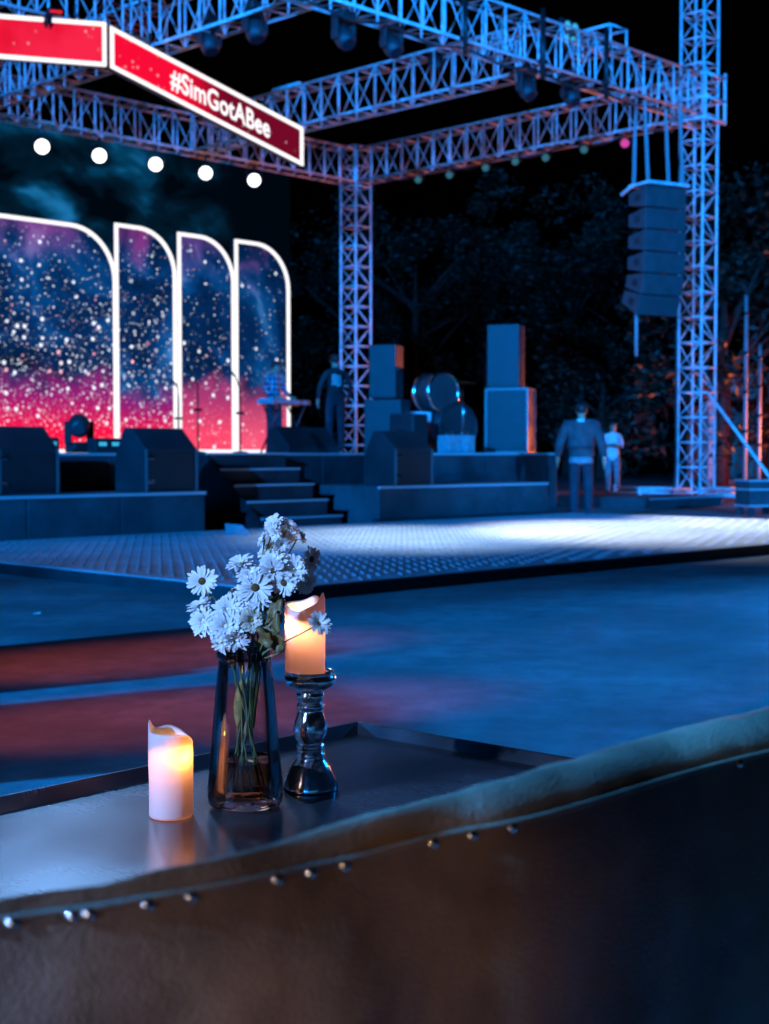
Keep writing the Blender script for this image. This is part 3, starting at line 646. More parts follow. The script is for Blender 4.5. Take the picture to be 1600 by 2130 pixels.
# drum set
dp = at_v(925, .2); dr = thing('drum_kit', 'small drum kit with shiny hoop beside the framed subwoofer', 'drums', dp, TH - .5)
D = Matrix.Rotation(math.radians(18), 3, 'Z')
bd0 = MB(); ax = D @ V((0, 1, 0)); c = V((-.15, 0, .98)); bd0.cyl(c - ax * .2, c + ax * .2, .30, n=32); bd0.build('tom_drum', 'black_plastic', dr)
for s in (-1, 1):
    pts = [c + ax * .2 * s + (D @ V((math.cos(a), 0, math.sin(a)))) * .31 for a in [2 * math.pi * i / 32 for i in range(33)]]; MB().tube(pts, .03, 8, False).build('drum_hoop', 'chrome', dr)
c = V((.1, .1, .42)); MB().cyl(c - ax * .25, c + ax * .25, .38, n=32).build('bass_drum', 'black_wood', dr)
for s in (-1, 1):
    pts = [c + ax * .25 * s + (D @ V((math.cos(a), 0, math.sin(a)))) * .39 for a in [2 * math.pi * i / 32 for i in range(33)]]; MB().tube(pts, .022, 8, False).build('drum_hoop', 'black_metal', dr)
MB().cyl((-.45, -.1, .5), (-.45, -.1, .66), .18, n=28).build('snare_drum', 'white_cloth', dr); MB().lathe([(.0, .03), (.05, .025), (.24, -.01), (.245, -.013)], 28, (.28, -.1, 1.15)).build('cymbal', 'brass', dr)
for (x, y, h_) in ((-.45, -.1, .5), (.28, -.1, 1.15), (-.15, 0, .7)):
    bar('stand_pole', (x, y, .1), (x, y, h_), .012, 'chrome', dr)
    for k in range(3): bar('stand_leg', (x, y, .28), (x + .2 * math.cos(k * 2.1), y + .2 * math.sin(k * 2.1), .01), .009, 'chrome', dr)
for (px, v, w_) in ((935, -.4, .3), (968, -.5, .2)):
    b = thing('equipment_box', ('wide' if w_ > .25 else 'narrow') + ' pale equipment box in front of the drum kit', 'box', at_v(px, v), TH, 'boxes before the drums'); MB().box((0, 0, .14), (w_, .25, .28)).build('housing', 'grey_cloth', b, bevel=.015); MB().tube([(-.08, 0, .28), (-.07, 0, .33), (.07, 0, .33), (.08, 0, .28)], .01, 6).build('handle', 'chrome', b)
# flight case right of the tower
cp = on_z(1578, 1072, 0); fc = thing('flight_case', 'wheeled grey flight case beside the tower outrigger', 'case', cp, .3)
MB().box((0, 0, .36), (.6, .45, .42)).build('case_body', 'stage_cloth', fc, bevel=.015)
for z in (.16, .42, .56): MB().box((0, 0, z), (.62, .47, .025)).build('case_edge', 'edge_trim', fc)
for a in (-1, 1):
    for b in (-1, 1): MB().cyl((a * .24, b * .17 - .02, .065), (a * .24, b * .17 + .02, .065), .065, n=14).build('castor', 'black_plastic', fc)

# ------------------------------------------------------------------ people
def skin_mesh(joints, edges, root, sub=2):
    names = list(joints); idx = {n: i for i, n in enumerate(names)}
    me = bpy.data.meshes.new('sk'); me.from_pydata([joints[n][0] for n in names], [(idx[a], idx[b]) for a, b in edges], [])
    ob = bpy.data.objects.new('sk', me); C.objects.link(ob); ob.modifiers.new('s', 'SKIN'); ob.modifiers.new('d', 'SUBSURF').levels = sub
    ob.modifiers['d'].render_levels = sub
    d = me.skin_vertices[0].data
    for n in names: r = joints[n][1]; d[idx[n]].radius = r if isinstance(r, tuple) else (r, r); d[idx[n]].use_root = (n == root)
    bpy.context.view_layer.update(); m2 = bpy.data.meshes.new_from_object(ob.evaluated_get(bpy.context.evaluated_depsgraph_get())); bpy.data.objects.remove(ob)
    m2.polygons.foreach_set('use_smooth', [True] * len(m2.polygons)); return m2
def person(label, pos, rot, pose=None, mats=('white_cloth', 'jeans'), jacket=None, sleeves='short', scale=1.0, hem=False):
    J = {'pelvis': ((0, 0, .96), (.15, .115)), 'waist': ((0, -.005, 1.09), (.138, .10)), 'chest': ((0, .0, 1.28), (.165, .115)), 'top': ((0, -.01, 1.41), (.12, .085)),
         'neck': ((0, .0, 1.49), .055), 'jaw': ((0, .025, 1.555), (.062, .07)), 'head': ((0, .02, 1.63), (.076, .092)), 'crown': ((0, .012, 1.695), (.062, .075))}
    for s, k in ((-1, 'l'), (1, 'r')):
        J.update({'sh' + k: ((s * .165, -.01, 1.415), .062), 'el' + k: ((s * .235, -.04, 1.14), .045), 'wr' + k: ((s * .245, .04, .905), .031), 'pa' + k: ((s * .245, .06, .84), (.022, .036)),
                  'hp' + k: ((s * .09, 0, .90), .102), 'kn' + k: ((s * .105, .015, .50), .078), 'an' + k: ((s * .11, -.02, .10), .06), 'he' + k: ((s * .105, -.05, .045), .036), 'to' + k: ((s * .115, .14, .035), (.042, .03))})
    for n, p in (pose or {}).items(): J[n] = (p, J[n][1])
    E = [('pelvis', 'waist'), ('waist', 'chest'), ('chest', 'top'), ('top', 'neck'), ('neck', 'jaw'), ('jaw', 'head'), ('head', 'crown')]
    for s, k in ((-1, 'l'), (1, 'r')):
        E += [('top', 'sh' + k), ('sh' + k, 'el' + k), ('el' + k, 'wr' + k), ('wr' + k, 'pa' + k), ('pelvis', 'hp' + k), ('hp' + k, 'kn' + k), ('kn' + k, 'an' + k), ('an' + k, 'he' + k), ('an' + k, 'to' + k)]
        pa = V(J['pa' + k][0]); wr = V(J['wr' + k][0]); d = (pa - wr).normalized(); fw = V((0, 1, 0)); fw = (fw - d * fw.dot(d)).normalized(); inn = V((-s, 0, 0))
        for q, (o_, L) in enumerate(((-.026, .06), (-.009, .075), (.009, .08), (.026, .07))):
            n1, n2 = 'f%d%sa' % (q, k), 'f%d%sb' % (q, k); b = pa + fw * o_ + d * .035; J[n1] = (tuple(b + d * L * .5), .010); J[n2] = (tuple(b + d * L * .9 + inn * .022), .008); E += [('pa' + k, n1), (n1, n2)]
        J['t' + k] = (tuple(pa + fw * .045 + inn * .01 + d * .0), .011); J['t2' + k] = (tuple(pa + fw * .055 + inn * .02 + d * .04), .009); E += [('pa' + k, 't' + k), ('t' + k, 't2' + k)]
    def region(a, b):
        if 'an' in (a[:2], b[:2]) and (b[:2] in ('he', 'to')): return 3
        if a[:2] in ('hp', 'kn') or (a == 'pelvis' and b[:2] == 'hp'): return 1
        if a[:2] in ('pa', 'wr') or a[0] in 'ft' and a != 'top' or a in ('neck', 'jaw', 'head'): return 2
        if a[:2] == 'el': return 0 if sleeves == 'long' else 2
        if a == 'top' and b == 'neck': return 2
        return 0
    me = skin_mesh(J, E, 'pelvis')
    for mname in (mats[0], mats[1], 'skin', 'shoe'): me.materials.append(M[mname])
    seg = [(V(J[a][0]), V(J[b][0]), region(a, b), max(J[b][1]) if isinstance(J[b][1], tuple) else J[b][1]) for a, b in E]
    for p in me.polygons:
        best = 9; ri = 0
        for a, b, r, rad in seg:
            ab = b - a; t_ = max(0, min(1, (p.center - a).dot(ab) / ab.length_squared)); dd = (p.center - (a + ab * t_)).length - rad
            if dd < best: best = dd; ri = r
        p.material_index = ri
    t = thing('person', label, 'person', pos, rot); t.scale = (scale,) * 3
    link('body', me, t)
    hc = V(J['head'][0])
    f = MB(); f.ball(hc + V((0, .088, -.02)), .016, 8, (.8, 1.1, 1.3)); f.build('nose', 'skin', t)
    for s in (-1, 1): MB().ball(hc + V((s * .078, 0, -.01)), .024, 8, (.4, .8, 1.2)).build('ear', 'skin', t); MB().ball(hc + V((s * .03, .079, .008)), .011, 8).build('eye', 'hair', t)
    MB().box(hc + V((0, .083, -.058)), (.045, .012, .008)).build('mouth', 'petal_pink', t)
    h = MB(); h.ball(hc + V((0, -.018, .03)), .1, 18, (.9, 1.0, .92)); ho = h.build('hair', 'hair', t)
    for vtx in ho.data.vertices:
        c_ = vtx.co - hc
        if c_.y > .03 and c_.z < .045: vtx.co.y = hc.y + .03 + (c_.y - .03) * .1
        vtx.co += (c_.normalized()) * .012 * mnoise.noise(vtx.co * 30)
    if jacket:
        JJ = {}
        for n in ('waist', 'chest', 'top'): p, r = J[n]; JJ[n] = (p, tuple(x * 1.24 + .018 for x in r))
        p, r = J['pelvis']; JJ['pelvis'] = ((p[0], p[1], p[2] - .0), tuple(x * 1.26 + .015 for x in r)); JJ['hemp'] = ((p[0], p[1], p[2] - .07), tuple(x * 1.24 + .012 for x in r))
        JJ['collar'] = (tuple(V(J['top'][0]).lerp(V(J['neck'][0]), .75)), .075)
        EE = [('hemp', 'pelvis'), ('pelvis', 'waist'), ('waist', 'chest'), ('chest', 'top'), ('top', 'collar')]
        for k in 'lr':
            for n, ex in (('sh', .035), ('el', .032)): p, r = J[n + k]; JJ[n + k] = (p, r + ex)
            JJ['wr' + k] = (tuple(V(J['wr' + k][0])), .05); EE += [('top', 'sh' + k), ('sh' + k, 'el' + k), ('el' + k, 'wr' + k)]
        jm = skin_mesh(JJ, EE, 'chest'); jm.materials.append(M[jacket])
        for vtx in jm.vertices: vtx.co += vtx.normal * (.014 * mnoise.noise(vtx.co * 9) + .008 * mnoise.noise(vtx.co * 22))
        link('jacket', jm, t)
    if hem:
        p = V(J['pelvis'][0]); MB().tube([p + V((0, 0, -.115)), p + V((0, 0, -.09)), p + V((0, 0, -.02))], [.175, .185, .17], 24).build('shirt_hem', 'grey_cloth', t)
    if hem:
        cc = V(J['neck'][0]); MB().tube([cc + V((0, -.005, -.05)), cc + V((0, -.005, .0))], [.085, .066], 20, False).build('shirt_collar', 'grey_cloth', t).modifiers.new('s', 'SOLIDIFY').thickness = .008
    return t
wp = on_z(1208, 1080, 0); wp.z = .03
wp = on_z(1208, 1082, .0)
person('person in dark jacket walking away across the dance floor, pale hem showing', wp, math.radians(-8),
       {'knl': (-.10, .10, .52), 'anl': (-.10, .10, .10), 'hel': (-.1, .07, .045), 'tol': (-.11, .26, .035), 'knr': (.11, .03, .50), 'anr': (.115, -.12, .13), 'her': (.115, -.16, .09), 'tor': (.12, .02, .035),
        'ell': (-.31, -.06, 1.16), 'wrl': (-.345, .06, .94), 'pal': (-.35, .09, .875), 'elr': (.30, -.10, 1.15), 'wrr': (.335, -.08, .92), 'par': (.34, -.07, .855), 'shl': (-.20, -.01, 1.415), 'shr': (.20, -.01, 1.415)}, ('white_cloth', 'jeans'), 'jacket_navy', 'long', 1.0, True)
dpos = on_z(1274, 1032, 0)
person('person in pale t-shirt standing with hands together by the tower', dpos, math.radians(172),
       {'ell': (-.22, .04, 1.15), 'wrl': (-.05, .19, 1.16), 'pal': (.02, .2, 1.17), 'elr': (.22, .04, 1.15), 'wrr': (.06, .2, 1.20), 'par': (.0, .22, 1.21)}, ('white_cloth', 'grey_cloth'), None, 'short', .99)
kp2 = at_v(570, 4.9); kp2.z = SH
person('person in plaid shirt playing the keyboard', kp2, TH + math.radians(185),
       {'ell': (-.26, .05, 1.16), 'wrl': (-.2, .28, 1.04), 'pal': (-.18, .34, 1.02), 'elr': (.26, .05, 1.16), 'wrr': (.2, .28, 1.04), 'par': (.18, .34, 1.02), 'jaw': (0, .045, 1.545), 'head': (0, .06, 1.61), 'crown': (0, .05, 1.68)}, ('plaid', 'jeans'), None, 'long')
bp = at_v(698, 2.8); bp.z = SH
pb2 = person('person seen from behind in black top with white print on the back', bp, math.radians(12), {'ell': (-.29, -.02, 1.16), 'wrl': (-.30, .08, .95), 'pal': (-.30, .1, .88), 'elr': (.29, .0, 1.16), 'wrr': (.27, .14, .99), 'par': (.26, .18, .94)}, ('black_cloth', 'jeans'), None, 'long')
pr = MB()
for i in range(4):
    z = 1.20 + i * .05; pts = [V((-.085 + .17 * k / 10, -.142 + 1.9 * (-.085 + .17 * k / 10) ** 2, z + .018 * math.sin(k / 10 * 6.283))) for k in range(11)]; pr.tube(pts, .015, 6)
pr.build('back_print', 'white_cloth', pb2)

# ------------------------------------------------------------------ trees and pavilion behind
def tree(label, x, y, h_, cr, seed, n=3800):
    rnd = random.Random(seed); t = thing('broadleaf_tree', label, 'tree', (x, y, 0), 0, 'trees behind the stage')
    tr = MB(); tr.tube([(0, 0, 0), (.1, .05, h_ * .25), (.05, .1, h_ * .5), (.1, 0, h_ * .75)], [.26, .2, .14, .06], 9); ends = []
    for k in range(9):
        a = rnd.uniform(0, 6.28); z = h_ * rnd.uniform(.3, .6); e = V((math.cos(a) * cr * rnd.uniform(.5, .9), math.sin(a) * cr * rnd.uniform(.5, .9), z + h_ * rnd.uniform(.1, .3))); tr.tube([(.06, .06, z), e * .5 + V((0, 0, z * .52)), e], [.09, .06, .02], 6); ends.append(e)
    tr.build('trunk', 'bark', t)
    lf = MB(); cl = [(e + V((rnd.uniform(-.6, .6), rnd.uniform(-.6, .6), rnd.uniform(-.5, .7))), rnd.uniform(.5, 1.25)) for e in ends for _ in range(3)] + [(V((rnd.gauss(0, cr * .4), rnd.gauss(0, cr * .4), h_ * rnd.uniform(.6, .98))), rnd.uniform(.5, 1.1)) for _ in range(14)]
    cl += [(V((rnd.uniform(-cr, cr), rnd.uniform(-cr, cr), h_ * rnd.uniform(.1, .4))), rnd.uniform(.5, 1.)) for _ in range(9)]
    for i in range(n):
        c, r = rnd.choice(cl); d = V((rnd.gauss(0, 1), rnd.gauss(0, 1), rnd.gauss(0, .8))).normalized() * r * rnd.uniform(.55, 1.05); p = c + d; s = rnd.uniform(.09, .19)
        a = V((rnd.gauss(0, 1), rnd.gauss(0, 1), rnd.gauss(0, .5))).normalized(); b = a.cross(V((rnd.gauss(0, 1), rnd.gauss(0, 1), rnd.gauss(0, 1)))).normalized() * .45
        lf.add([p - a * s, p + b * s, p + a * s, p - b * s], [(0, 1, 2, 3)])
    lf.build('crown', 'leaf_dark', t)
TL = [('dark leafy tree directly behind the stage loudspeakers', 860, 43, 9.0, 3.0), ('dark leafy tree rising behind the framed subwoofer', 1010, 46, 10, 3.2), ('dark leafy tree behind the person in the pale t-shirt', 1180, 44, 9.0, 3.0), ('dark leafy tree behind the hanging line array', 1330, 46, 9.5, 3.2),
      ('reddish lit tree beyond the lattice tower', 1500, 42, 9.2, 2.8), ('reddish lit tree beside the pavilion posts', 1640, 41, 9.6, 3.0), ('low dark tree beside the rear tower', 760, 47, 7.5, 2.6), ('low bushy tree behind the standing person', 1250, 40, 4.2, 2.2)]
for k, (lb, px, y, h_, cr) in enumerate(TL):
    q_ = 1.0 if k in (4, 5) else 1.42; p = on_y(px, 900, y * q_); tree(lb, p.x, y * q_, h_ * (q_ if q_ == 1 else 1.36), cr * q_, 40 + k, 3800 if q_ == 1 else 6500)
pv = thing('pavilion', 'low reddish garden pavilion beyond the lattice tower', 'building', on_z(1570, 1013, 0) + V((1.5, 5, 0)), math.radians(8))
MB().box((1.5, 1.5, 1.3), (7, .2, 2.6)).build('wall', 'wall_red', pv); MB().prism([(-2.6, 2.7), (5.4, 2.7), (4.6, 3.5), (-1.8, 3.5)], 3.4, Matrix.Translation((0, -1.6, 0))).build('roof', 'wall_red', pv)
for x in (-2.2, .2, 2.6, 5.0): MB().box((x, -1.2, 1.35), (.22, .22, 2.7)).build('post', 'post_white', pv, bevel=.02)
MB().box((1.5, -.3, .08), (8, 3.2, .16)).build('plinth', 'wall_red', pv)
for (px, y0, y1, D) in ((1553, 615, 905, 37), (1581, 716, 860, 38)):
    a = on_y(px, y0, D); p = thing('metal_pole', 'slim metal pole standing beyond the lattice tower', 'pole', (a.x, D, 0), 0, 'slim poles by the pavilion'); bar('pole', (0, 0, 0), (0, 0, a.z), .05, 'strap_grey', p)
    for k in range(4): MB().cyl((0, 0, a.z * (.3 + .2 * k)), (0, 0, a.z * (.3 + .2 * k) + .08), .065, n=10).build('collar', 'black_metal', p)
    MB().cyl((0, 0, 0), (0, 0, .04), .16, n=14).build('base', 'black_metal', p)

# ------------------------------------------------------------------ scraps on the ground
p = on_z(77, 1277, 0); o = MB().add([(-.02, -.015, .002), (.025, -.01, .006), (.02, .02, .012), (-.015, .018, .004)], [(0, 1, 2, 3)]).build('paper_scrap', 'white_cloth'); o.location = p; o.modifiers.new('s', 'SOLIDIFY').thickness = .002; tag(o, 'tiny white paper scrap lying on the asphalt', 'paper')
p = on_z(492, 1112, FT); o = MB().add([(-.12, 0, .012), (.16, -.05, .012), (.05, .1, .1), (-.13, .05, .12)], [(0, 1, 2, 3)]).build('cloth_scrap', 'grey_cloth'); o.location = p; o.modifiers.new('s', 'SOLIDIFY').thickness = .01; tag(o, 'small crumpled pale cloth at the foot of the stage stairs', 'cloth')

# ------------------------------------------------------------------ added unseen chairs, placed outside the view to cast the dark bands
def shadow_chair(pos, rot, label):
    t = thing('shadow_chair', label, 'chair', pos, rot, 'added shadow casting chairs')
    MB().box((0, 0, .36), (.8, .75, .2)).build('seat', 'leather', t, bevel=.05); MB().box((0, .36, .66), (.9, .18, .5), Matrix.Rotation(-.15, 3, 'X')).build('backrest', 'leather', t, bevel=.06)
    for a in (-1, 1): MB().box((a * .44, 0, .42), (.16, .8, .4)).build('armrest', 'leather', t, bevel=.05)
    for a in (-1, 1):
        for b in (-1, 1): bar('leg', (a * .36, b * .32, 0), (a * .36, b * .32, .27), .02, 'black_wood', t)
shadow_chair((-3.6, 5.2, 0), 2.1, 'added unseen chair casting the far dark band on the asphalt'); shadow_chair((-3.3, 3.9, 0), 2.0, 'added unseen chair casting the near dark band on the asphalt')

# ------------------------------------------------------------------ coffee table
TZ = .405; RIM = .022
TC = on_z(745, 1504, TZ + RIM); TR = on_z(1197, 1581, TZ + RIM); e1 = (TR - TC); WT = e1.length; e1.normalize(); TA = math.atan2(e1.y, e1.x); LT = 1.45
tb = thing('coffee_table', 'low black coffee table with a raised tray rim', 'table', (TC.x, TC.y, 0), TA)
# local x: along the short far end, local -y: toward the long axis
MB().box((WT / 2, -LT / 2, TZ - .012), (WT - .01, LT - .01, .024)).build('tabletop', 'table_lacquer', tb, bevel=.003)
rm = MB(); fl = .013; th = .006
def rect(e, z): return [(-e, e, z), (WT + e, e, z), (WT + e, -LT - e, z), (-e, -LT - e, z)]
rm.add(rect(-.004, TZ - .004) + rect(fl - .004, TZ + RIM) + rect(fl - .004 + th, TZ + RIM) + rect(th - .002, TZ - .02),
       [(a * 4 + i, a * 4 + (i + 1) % 4, ((a + 1) % 4) * 4 + (i + 1) % 4, ((a + 1) % 4) * 4 + i) for a in range(4) for i in range(4)]); rm.build('tray_rim', 'table_lacquer', tb, bevel=.0015)
for a in (.05, WT - .05):
    for b in (-.06, -LT + .06): MB().box((a, b, (TZ - .024) / 2), (.035, .035, TZ - .024)).build('leg', 'black_metal', tb, bevel=.003)

# ------------------------------------------------------------------ candles, vase, candlestick
def candle(label, pos, r, h_, lips, rot=0.0, seed=1):
    t = thing('flameless_candle', label, 'candle', pos, rot); n = 48
    def top(a): return h_ + sum(A * math.exp(-((math.atan2(math.sin(a - c), math.cos(a - c))) / w_) ** 2) for c, A, w_ in lips)
    m = MB(); rows = []
    def ring(fn): rows.append([V(fn(2 * math.pi * j / n)) for j in range(n)])
    def rad(a, f): return r * (1 + .012 * math.sin(3 * a + seed) + .02 * mnoise.noise(V((math.cos(a) * 1.5, math.sin(a) * 1.5, f * 2 + seed))) + .03 * max(0, math.cos(a - 2.9)) ** 12 * max(0, min(1, (f - .35) * 5)))
    ring(lambda a: (0, 0, 0)); ring(lambda a: (math.cos(a) * (r - .003), math.sin(a) * (r - .003), 0))
    for f in [.02, .05, .15, .25, .35, .45, .55, .65, .75, .85, .93, .98]: ring(lambda a, f=f: (math.cos(a) * rad(a, f), math.sin(a) * rad(a, f), top(a) * f))
    ring(lambda a: (math.cos(a) * r * .97, math.sin(a) * r * .97, top(a) + .002)); ring(lambda a: (math.cos(a) * r * .91, math.sin(a) * r * .91, top(a) - .001))
    for f, dz in ((.85, .012), (.72, .026), (.4, .034), (.01, .036)): ring(lambda a, f=f, dz=dz: (math.cos(a) * r * f, math.sin(a) * r * f, top(a) * (f if f > .5 else .5) + h_ * (1 - (f if f > .5 else .5)) - dz))
    vv = [p for rw in rows for p in rw]; k = len(rows)
    m.add(vv, [(i * n + j, i * n + (j + 1) % n, (i + 1) * n + (j + 1) % n, (i + 1) * n + j) for i in range(k - 1) for j in range(n)], True); m.build('wax_body', 'wax', t)
    MB().tube([(0, 0, h_ - .035), (0, 0, h_ - .028), (.001, 0, h_ - .018), (.002, 0, h_ - .008)], [.004, .006, .004, .0008], 10).build('flame_bulb', 'flame_bulb', t)
    return t
c1 = on_z(356, 1697, TZ); r1 = 46 / F * c1.y
candle('short white flameless candle standing on the black table', c1, r1, .139, [(math.radians(178), .018, .4), (math.radians(20), -.016, .8), (math.radians(100), .004, .5)], 0, 1)
lamp('candle_glow', c1 + V((r1 * .52, -r1 * .35, .105)), None, (1, .42, .08), .55, None, .008)
c2 = on_z(646, 1641, TZ)
PXM = c2.y / F
cs = thing('candlestick', 'silver mercury glass baluster candlestick holding the tall candle', 'candlestick', c2)
prof = [(0, 1655), (57, 1655), (58, 1650), (56, 1642), (50, 1626), (43, 1610), (34, 1596), (30, 1590), (29, 1585), (31, 1581), (29, 1577), (25, 1573), (29, 1568), (30, 1563), (26, 1558), (27, 1553), (33, 1544), (36, 1532), (35, 1518), (30, 1502), (26, 1492), (25, 1487), (29, 1482), (29, 1477), (24, 1472), (25, 1468), (29, 1462), (30, 1456), (27, 1450), (28, 1446), (42, 1440), (52, 1432), (55, 1424), (53, 1417), (49, 1412), (52, 1408), (50, 1405), (46, 1408), (43, 1417), (0, 1418)]
def profm(px): return [(max(.0002, r * PXM), (1655 - y) * PXM) for r, y in px]
def smooth_prof(p, it=2):
    for _ in range(it):
        q = [p[0]]
        for a, b in zip(p, p[1:]): q += [(a[0] * .75 + b[0] * .25, a[1] * .75 + b[1] * .25), (a[0] * .25 + b[0] * .75, a[1] * .25 + b[1] * .75)]
        q.append(p[-1]); p = q
    return p
pf = smooth_prof(profm(prof), 2)
k1 = [i for i, q in enumerate(pf) if q[1] < (1655 - 1590) * PXM][-1]; k2 = [i for i, q in enumerate(pf) if q[1] < (1655 - 1446) * PXM][-1]
MB().lathe(pf[:k1 + 1], 48).build('base', 'mercury_glass', cs); MB().lathe(pf[k1:k2 + 1], 48).build('baluster_stem', 'mercury_glass', cs); MB().lathe(pf[k2:], 48).build('drip_cup', 'mercury_glass', cs)
zc2 = (1655 - 1418) * PXM
candle('tall white flameless candle glowing yellow on the silver candlestick', c2 + V((-.009, 0, zc2 + .001)), 42 / F * c2.y, .128, [(math.radians(-20), .02, .38), (math.radians(195), .0, .5), (math.radians(60), .01, .5), (math.radians(-110), -.012, .6)], 0, 3)
lamp('candle_glow', c2 + V((-.020, -.012, zc2 + .094)), None, (1, .46, .22), 1.5, None, .008)

vc = on_z(511, 1678, TZ); PV = vc.y / F
vz = thing('glass_vase', 'tall tapered clear glass vase with dark lip half full of water', 'vase', vc)
def vprof(px): return [(max(.0003, r * PV), (1692 - y) * PV - .0) for r, y in px]
H0 = .0015
outer = [(0, 1690), (70, 1690), (77, 1684), (79, 1670), (79, 1650), (76, 1620), (72, 1570), (66, 1500), (60, 1430), (54.5, 1385)]
inner = [(51, 1385), (56.5, 1430), (62.5, 1500), (68.5, 1570), (72.5, 1620), (75, 1650), (74, 1664), (68, 1672), (0, 1674)]
op = smooth_prof(vprof(outer), 2); ip = smooth_prof(vprof(inner), 2)
vb = MB(); n = 64; prof_all = op + ip
vv = []
for i, (r, z) in enumerate(prof_all):
    for j in range(n):
        a = 2 * math.pi * j / n; flute = 1 - (.018 * abs(math.sin(a * 5)) if i >= len(op) else .0); vv.append((r * flute * math.cos(a), r * flute * math.sin(a), z + .002))
kk = len(prof_all)
vb.add(vv, [(i * n + j, i * n + (j + 1) % n, (i + 1) * n + (j + 1) % n, (i + 1) * n + j) for i in range(kk - 1) for j in range(n)], True); vb.build('vase_body', 'vase_glass', vz)
lip = smooth_prof(vprof([(51.2, 1383), (56, 1382), (60, 1376), (59, 1368), (56, 1365), (58, 1360), (59, 1354), (56, 1350), (51, 1352), (50, 1362), (50.5, 1375), (51.2, 1383)]), 2)
MB().lathe([(r, z + .0022) for r, z in lip], 64).build('vase_lip', 'vase_lip_glass', vz)
wt = smooth_prof([(.0003, vprof([(0, 1671)])[0][1] + .002)] + [(r * .972 - .0005, z + .002) for r, z in vprof([(66, 1670), (71, 1664), (74, 1650), (72, 1620), (70.5, 1592)])], 1)
wt = wt[:-1] + [wt[-1], (wt[-1][0] * .97, wt[-1][1] - .0006), (.0003, wt[-1][1] - .001)]
MB().lathe(wt, 48).build('water', 'vase_water', vz)

# ------------------------------------------------------------------ flowers
rf = random.Random(5)
NECK = vc + V((0, 0, (1692 - 1365) * PV)); BOT = vc + V((0, 0, .02))
def flower(px, py, dz_, r_px, nd, style, label, group='white flowers in the vase', stem_to=None):
    c = on_y(px, py, vc.y + dz_); r = r_px * PV * 1.22; nd = V(nd).normalized(); t = thing('daisy', label, 'flower', c, 0, group)
    x = nd.orthogonal().normalized(); y = nd.cross(x); pt = MB()
    layers = {'daisy': [(0.05, 1.0, 20), (.25, .95, 18)], 'mum': [(-.1, 1.0, 24), (.2, .97, 24), (.45, .85, 20), (.75, .68, 16), (1.05, .48, 11)], 'cup': [(1.0, 1.0, 12), (1.2, .9, 10)], 'side': [(.35, 1, 18), (.6, .9, 15), (.9, .7, 11)]}[style]
    for lift, ln, cnt in layers:
        o_ = rf.uniform(0, 6)
        for k in range(cnt):
            a = o_ + 2 * math.pi * k / cnt + rf.uniform(-.12, .12); l = lift + rf.uniform(-.22, .18); L = r * ln * rf.uniform(.82, 1.1)
            if rf.random() < .1: l -= .5
            d = (x * math.cos(a) + y * math.sin(a)); s = nd.cross(d); wd = r * rf.uniform(.095, .135); b = .12 * r; vs_ = []
            for q, (f, wf) in enumerate(((0, .35), (.35, .85), (.7, 1.0), (.9, .75), (1.0, .25))):
                ang_ = l * (1.15 - .55 * f); p = d * (b + L * f * math.cos(ang_) * .88) + nd * (L * f * math.sin(ang_)) ; up = nd * math.cos(ang_) - d * math.sin(ang_)
                vs_ += [p - s * wd * wf + up * wd * .3 * wf, p, p + s * wd * wf + up * wd * .3 * wf]
            pt.add(vs_, [(i * 3 + j, i * 3 + j + 1, i * 3 + 4 + j, i * 3 + 3 + j) for i in range(4) for j in range(2)], True)
    pmn = {'cream': 'petal_cream', 'pink': 'petal_pink'}.get(group and label.split()[0], 'petal')
    pt.build('petals', pmn, t)
    e = MB(); rr = r * (.24 if style == 'daisy' else .15); q = Matrix([x, y, nd]).transposed()
    e.ball((0, 0, 0), rr, 12, (1, 1, .55)); e.v = [tuple(q @ V(p) + nd * r * .06) for p in e.v]; e.build('flower_eye', 'flower_eye' if style == 'daisy' else 'petal_cream' if style == 'mum' and 'yellow' not in label else 'flower_eye_yellow', t)
    k = MB(); k.tube([-nd * r * .16, -nd * r * .05, nd * r * .02], [r * .05, r * .15, r * .17], 10); k.build('calyx', 'stem_green', t)
    a = rf.uniform(0, 6.28); rn = rf.uniform(.3, .85) * 46 * PV; ne = (stem_to or NECK + V((math.cos(a) * rn, math.sin(a) * rn, 0)))
    end = BOT + V((math.cos(a + 2.6) * .032, math.sin(a + 2.6) * .032, rf.uniform(0, .03)))
    p0 = c - nd * r * .1; m1 = p0.lerp(ne, .5) - nd * r * .5 + V((0, 0, .004)); pts = []
    for i in range(9): f = i / 8; pts.append(p0 * (1 - f) ** 2 + m1 * 2 * f * (1 - f) + ne * f * f)
    if rf.random() < .42:
        for i in range(1, 5): pts.append(ne.lerp(end, i / 4))
    else: pts.append(ne + V((0, 0, -.03)))
    MB().tube([p - c for p in pts], .0014, 6).build('stem', 'stem_green', t)
    return t
GEN = 'white flower with dense petals in the vase bouquet'
GEN2 = 'white flower showing its petals from the side in the vase bouquet'
